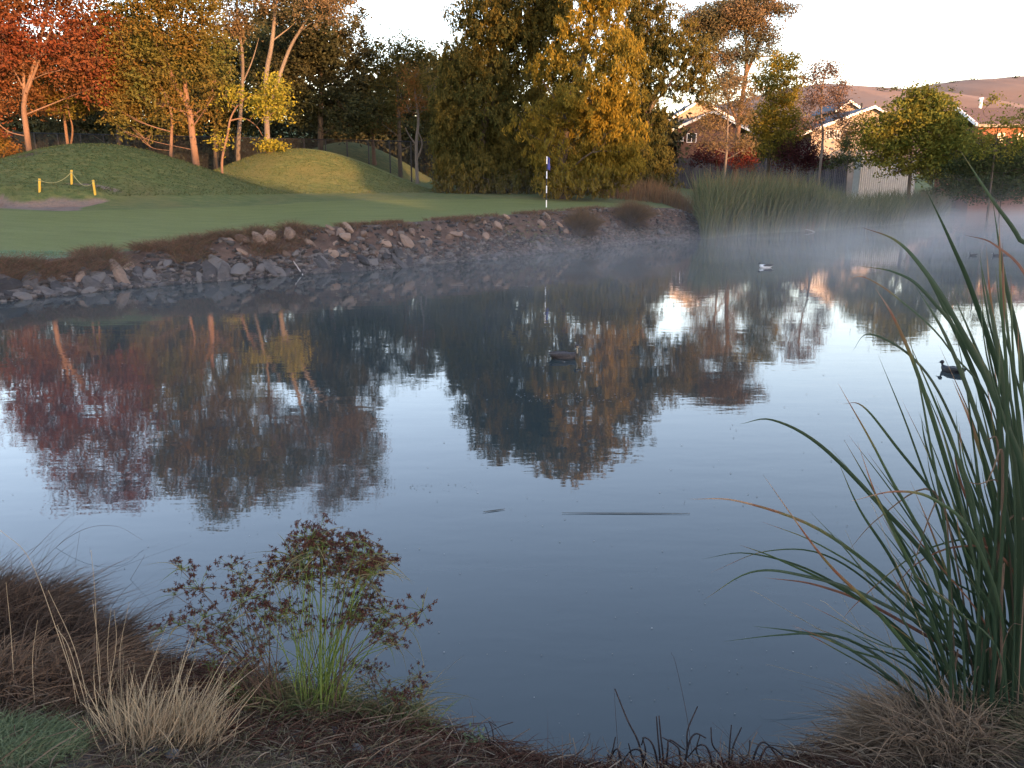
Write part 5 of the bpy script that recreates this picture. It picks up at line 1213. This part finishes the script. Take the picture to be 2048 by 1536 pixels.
LV = [([(1378, 998), (1480, 1003), (1640, 1060), (1800, 1180), (1960, 1330), (2000, 1400)], 0, 11), ([(1525, 948), (1650, 1120), (1760, 1230), (1900, 1400), (1950, 1450)], 0, 11), ([(1523, 1043), (1640, 1090), (1790, 1190), (1950, 1370), (1990, 1420)], 0, 8),
      ([(1404, 1118), (1500, 1107), (1640, 1150), (1800, 1260), (1950, 1420)], 0, 8), ([(1422, 1145), (1530, 1103), (1650, 1110), (1780, 1200), (1970, 1390)], 0, 6), ([(1407, 1200), (1500, 1145), (1600, 1150), (1750, 1200), (1980, 1350)], 0, 9),
      ([(1480, 1090), (1560, 1120), (1720, 1200), (1830, 1300), (1940, 1440)], 0, 11), ([(1447, 1283), (1560, 1270), (1640, 1272), (1740, 1325), (1880, 1450)], 0, 8), ([(1505, 1252), (1600, 1264), (1720, 1290), (1900, 1430)], 0, 8), ([(1528, 1155), (1640, 1172), (1780, 1230), (1990, 1370)], 1, 9),
      ([(1480, 848), (1545, 840), (1640, 890), (1760, 1010), (1880, 1150), (1990, 1350)], 0, 11), ([(1683, 808), (1725, 812), (1790, 890), (1900, 1040), (2010, 1280)], 0, 8), ([(1703, 705), (1740, 668), (1830, 720), (1900, 830), (1980, 1050), (2020, 1300)], 0, 9),
      ([(1725, 455), (1790, 480), (1840, 530), (1900, 620), (1990, 800), (2060, 1050)], 0, 11), ([(1850, 375), (1900, 480), (1950, 600), (2010, 800), (2050, 1100)], 0, 13), ([(1720, 532), (1790, 545), (1850, 585), (1950, 720), (2040, 950)], 0, 9), ([(1750, 575), (1790, 640), (1840, 760), (1900, 950), (1970, 1200), (2010, 1400)], 0, 14),
      ([(1838, 525), (1890, 620), (1960, 780), (2020, 1000), (2060, 1300)], 0, 16), ([(1830, 570), (1890, 670), (1950, 820), (2010, 1020), (2040, 1300)], 0, 17), ([(1905, 585), (1950, 690), (2000, 820), (2060, 1050)], 0, 12), ([(1715, 885), (1760, 1010), (1830, 1150), (1900, 1350), (1940, 1450)], 0, 10), ([(1675, 920), (1720, 1020), (1790, 1130), (1870, 1300), (1930, 1440)], 0, 11),
      ([(1700, 1003), (1790, 983), (1870, 1000), (1950, 1080), (2010, 1300)], 0, 8), ([(1680, 1245), (1720, 1200), (1830, 1110), (1950, 1075), (2060, 1085), (2120, 1300)], 0, 8), ([(1765, 1210), (1830, 1130), (1920, 1093), (2010, 1120), (2080, 1300)], 1, 6),
      ([(1920, 300), (1985, 400), (2040, 480), (2090, 600)], 0, 11), ([(1900, 645), (1940, 700), (1990, 800), (2040, 1000)], 1, 12), ([(1930, 470), (1990, 490), (2060, 570), (2110, 800)], 1, 9), ([(1985, 400), (2010, 560), (2040, 700), (2060, 900)], 0, 14), ([(1910, 640), (1950, 700), (1990, 790), (2010, 980), (2030, 1300)], 0, 14), ([(1960, 520), (1985, 640), (2010, 800), (2040, 1100)], 0, 13),
      ([(1820, 960), (1870, 1080), (1930, 1250), (1980, 1420)], 0, 9), ([(1815, 1070), (1860, 1180), (1910, 1320), (1950, 1440)], 0, 9), ([(1850, 1060), (1890, 1160), (1950, 1330), (1990, 1440)], 0, 9), ([(1940, 905), (1960, 1010), (1990, 1170), (2000, 1420)], 0, 10), 
      ([(1905, 760), (1950, 870), (2000, 1060), (2030, 1380)], 0, 13), ([(1870, 790), (1910, 900), (1965, 1100), (2010, 1400)], 0, 13), ([(1695, 560), (1730, 555), (1800, 600), (1900, 700), (2000, 900)], 0, 5)]
for pts, rust, wpx in LV:
    pts = pts[::-1]; n = len(pts); Ys = 3.35 + R.uniform(-.3, .35) + np.linspace(0, R.uniform(-.2, .35), n)
    P = [at_y(x, y, Yv) for (x, y), Yv in zip(pts, Ys)]
    if pts[0][1] > 1250: P = [np.array([CB[0] * .5 + P[0][0] * .5, P[0][1], .15])] + P
    else: P = [np.array([P[0][0] + .15, P[0][1], .15])] + P
    blade(P, wpx * 3.4 / F * 1.0, CATB if rust else CATG, ce)
for k in range(84):
    xb = R.uniform(1960, 2230); xt = xb + R.normal() * 60 - R.uniform(0, 130); yt = R.uniform(420, 1100) if xt > 1955 else R.uniform(760, 1150); Yv = 3.35 + R.uniform(-.35, .5)
    xm = xb * .55 + xt * .45 + 14; P = [at_y(xb, 1420, Yv), at_y(xm, (1420 + yt) / 2, Yv + .03), at_y(xt * .8 + xm * .2, yt + (1420 - yt) * .15, Yv + .05), at_y(xt, yt, Yv + .1)]
    P[0][2] = .1; blade(P, R.uniform(.010, .019), CATB if R.uniform() < .06 else CATG, ce)
for k in range(46):
    xb = R.uniform(1900, 2080); yb = R.uniform(1400, 1470); xt = xb - R.uniform(40, 330); yt = R.uniform(560, 1180) + max(0, 1900 - xt) * .9; yt = min(yt, 1250); Yv = 3.3 + R.uniform(-.3, .4)
    bw_ = R.uniform(10, 70); P = [at_y(xb, yb, Yv), at_y(xb * .62 + xt * .38 + bw_ * .6, yb * .62 + yt * .38, Yv + .03), at_y(xb * .25 + xt * .75 + bw_ * .5, yb * .25 + yt * .75, Yv + .06), at_y(xt, yt, Yv + .1)]
    P[0][2] = .12; blade(P, R.uniform(.008, .017), CATB if R.uniform() < .05 else CATG, ce)
CATD = rough_mat('cattail_dead', [(.07, .05, .035), (.15, .105, .07)], 12, bump=.3, bscale=40, bdist=.003, stretch=(1, 1, .3))
for k in range(13):
    xb = R.uniform(1900, 2090); yb = R.uniform(1400, 1470); Yv = 3.2 + R.uniform(-.25, .3); dx = R.normal() * 90 - 30; hh_ = R.uniform(120, 520)
    kx, ky = xb + dx * .5, yb - hh_; fall = R.uniform(-.1, .7) * hh_
    P = [at_y(xb, yb, Yv), at_y(xb + dx * .2, yb - hh_ * .6, Yv), at_y(kx, ky, Yv - .03), at_y(kx + dx * .5 - 20, ky + fall * .4, Yv - .08), at_y(kx + dx * .8 - 40, ky + fall, Yv - .1)]
    blade(P, R.uniform(.007, .015), CATD, ce)
# fine seeding grasses in front of the cattails
it = []
for x0, y0, x1, y1 in [(1860, 1440, 1500, 1180), (1880, 1440, 1640, 1200), (1800, 1440, 1680, 1190), (1790, 1450, 1530, 1330), (1830, 1440, 1690, 1060), (1900, 1440, 1740, 1000), (1770, 1460, 1560, 1440), (1840, 1430, 1760, 1170), (1780, 1470, 1470, 1490), (1850, 1430, 1800, 1200), (1920, 1440, 1890, 1230), (1760, 1470, 1520, 1400), (1870, 1430, 1580, 1230), (1900, 1430, 1720, 1250)]:
    it.append([(x0, y0), (x0 * .6 + x1 * .4, y0 * .6 + y1 * .4 - 25), (x1 * .9 + x0 * .1, y1 * .9 + y0 * .1 - 8), (x1, y1)])
stalks('fine pale seeding grass stalks fanning out before the cattails', it, G_DRY, .003, 'fine_grass')
it = [[(1390, 1560), (1375, 1440), (1352, 1330), (1342, 1305)], [(1500, 1560), (1460, 1480), (1425, 1445)], [(1240, 1560), (1232, 1440), (1228, 1375)], [(700, 1120), (694, 1080), (698, 1035)]]
stalks('very thin dark grass stalks rising alone against the water', it[:3], DK, .0025, 'fine_grass')

# ------------------------------------------------------------------ mist on the pond
mm, t, o = new_mat('pond_mist')
g = t.nodes.new('ShaderNodeNewGeometry'); sp = N(t, 'ShaderNodeSeparateXYZ'); t.links.new(g.outputs['Position'], sp.inputs[0])
zf = math_n(t, 'POWER', 2.718, math_n(t, 'MULTIPLY', sp.outputs['Z'], -1.5))
nz = noise_src(t, .22, 3, .6, stretch=(1, 1, .8)); nzr = ramp(t, [(.08, .08, .08, .38), (1.0, 1.0, 1.0, .64)], nz).outputs[0]
yf = ramp(t, [(0, 0, 0, 0), (1, 1, 1, 1)], math_n(t, 'DIVIDE', math_n(t, 'SUBTRACT', sp.outputs['Y'], 9), 22, True)).outputs[0]
xf = math_n(t, 'ADD', .7, math_n(t, 'MULTIPLY', math_n(t, 'DIVIDE', math_n(t, 'ADD', sp.outputs['X'], 10), 22, True), .55))
den = math_n(t, 'MULTIPLY', math_n(t, 'MULTIPLY', zf, nzr), math_n(t, 'MULTIPLY', math_n(t, 'MULTIPLY', yf, xf),   .046))
vs_ = N(t, 'ShaderNodeVolumePrincipled'); vs_.inputs['Color'].default_value = (.94, .95, .96, 1); vs_.inputs['Anisotropy'].default_value = .2
t.links.new(den, vs_.inputs['Density']); t.links.new(vs_.outputs[0], o.inputs['Volume'])
b = Bag(); b.box(-24, 64, 9, 82, .03, 3.4); mo = link('mist', b.mesh('mist', mm)); tag(mo, 'thin pale mist lying over the far half of the pond', 'mist', kind='stuff')
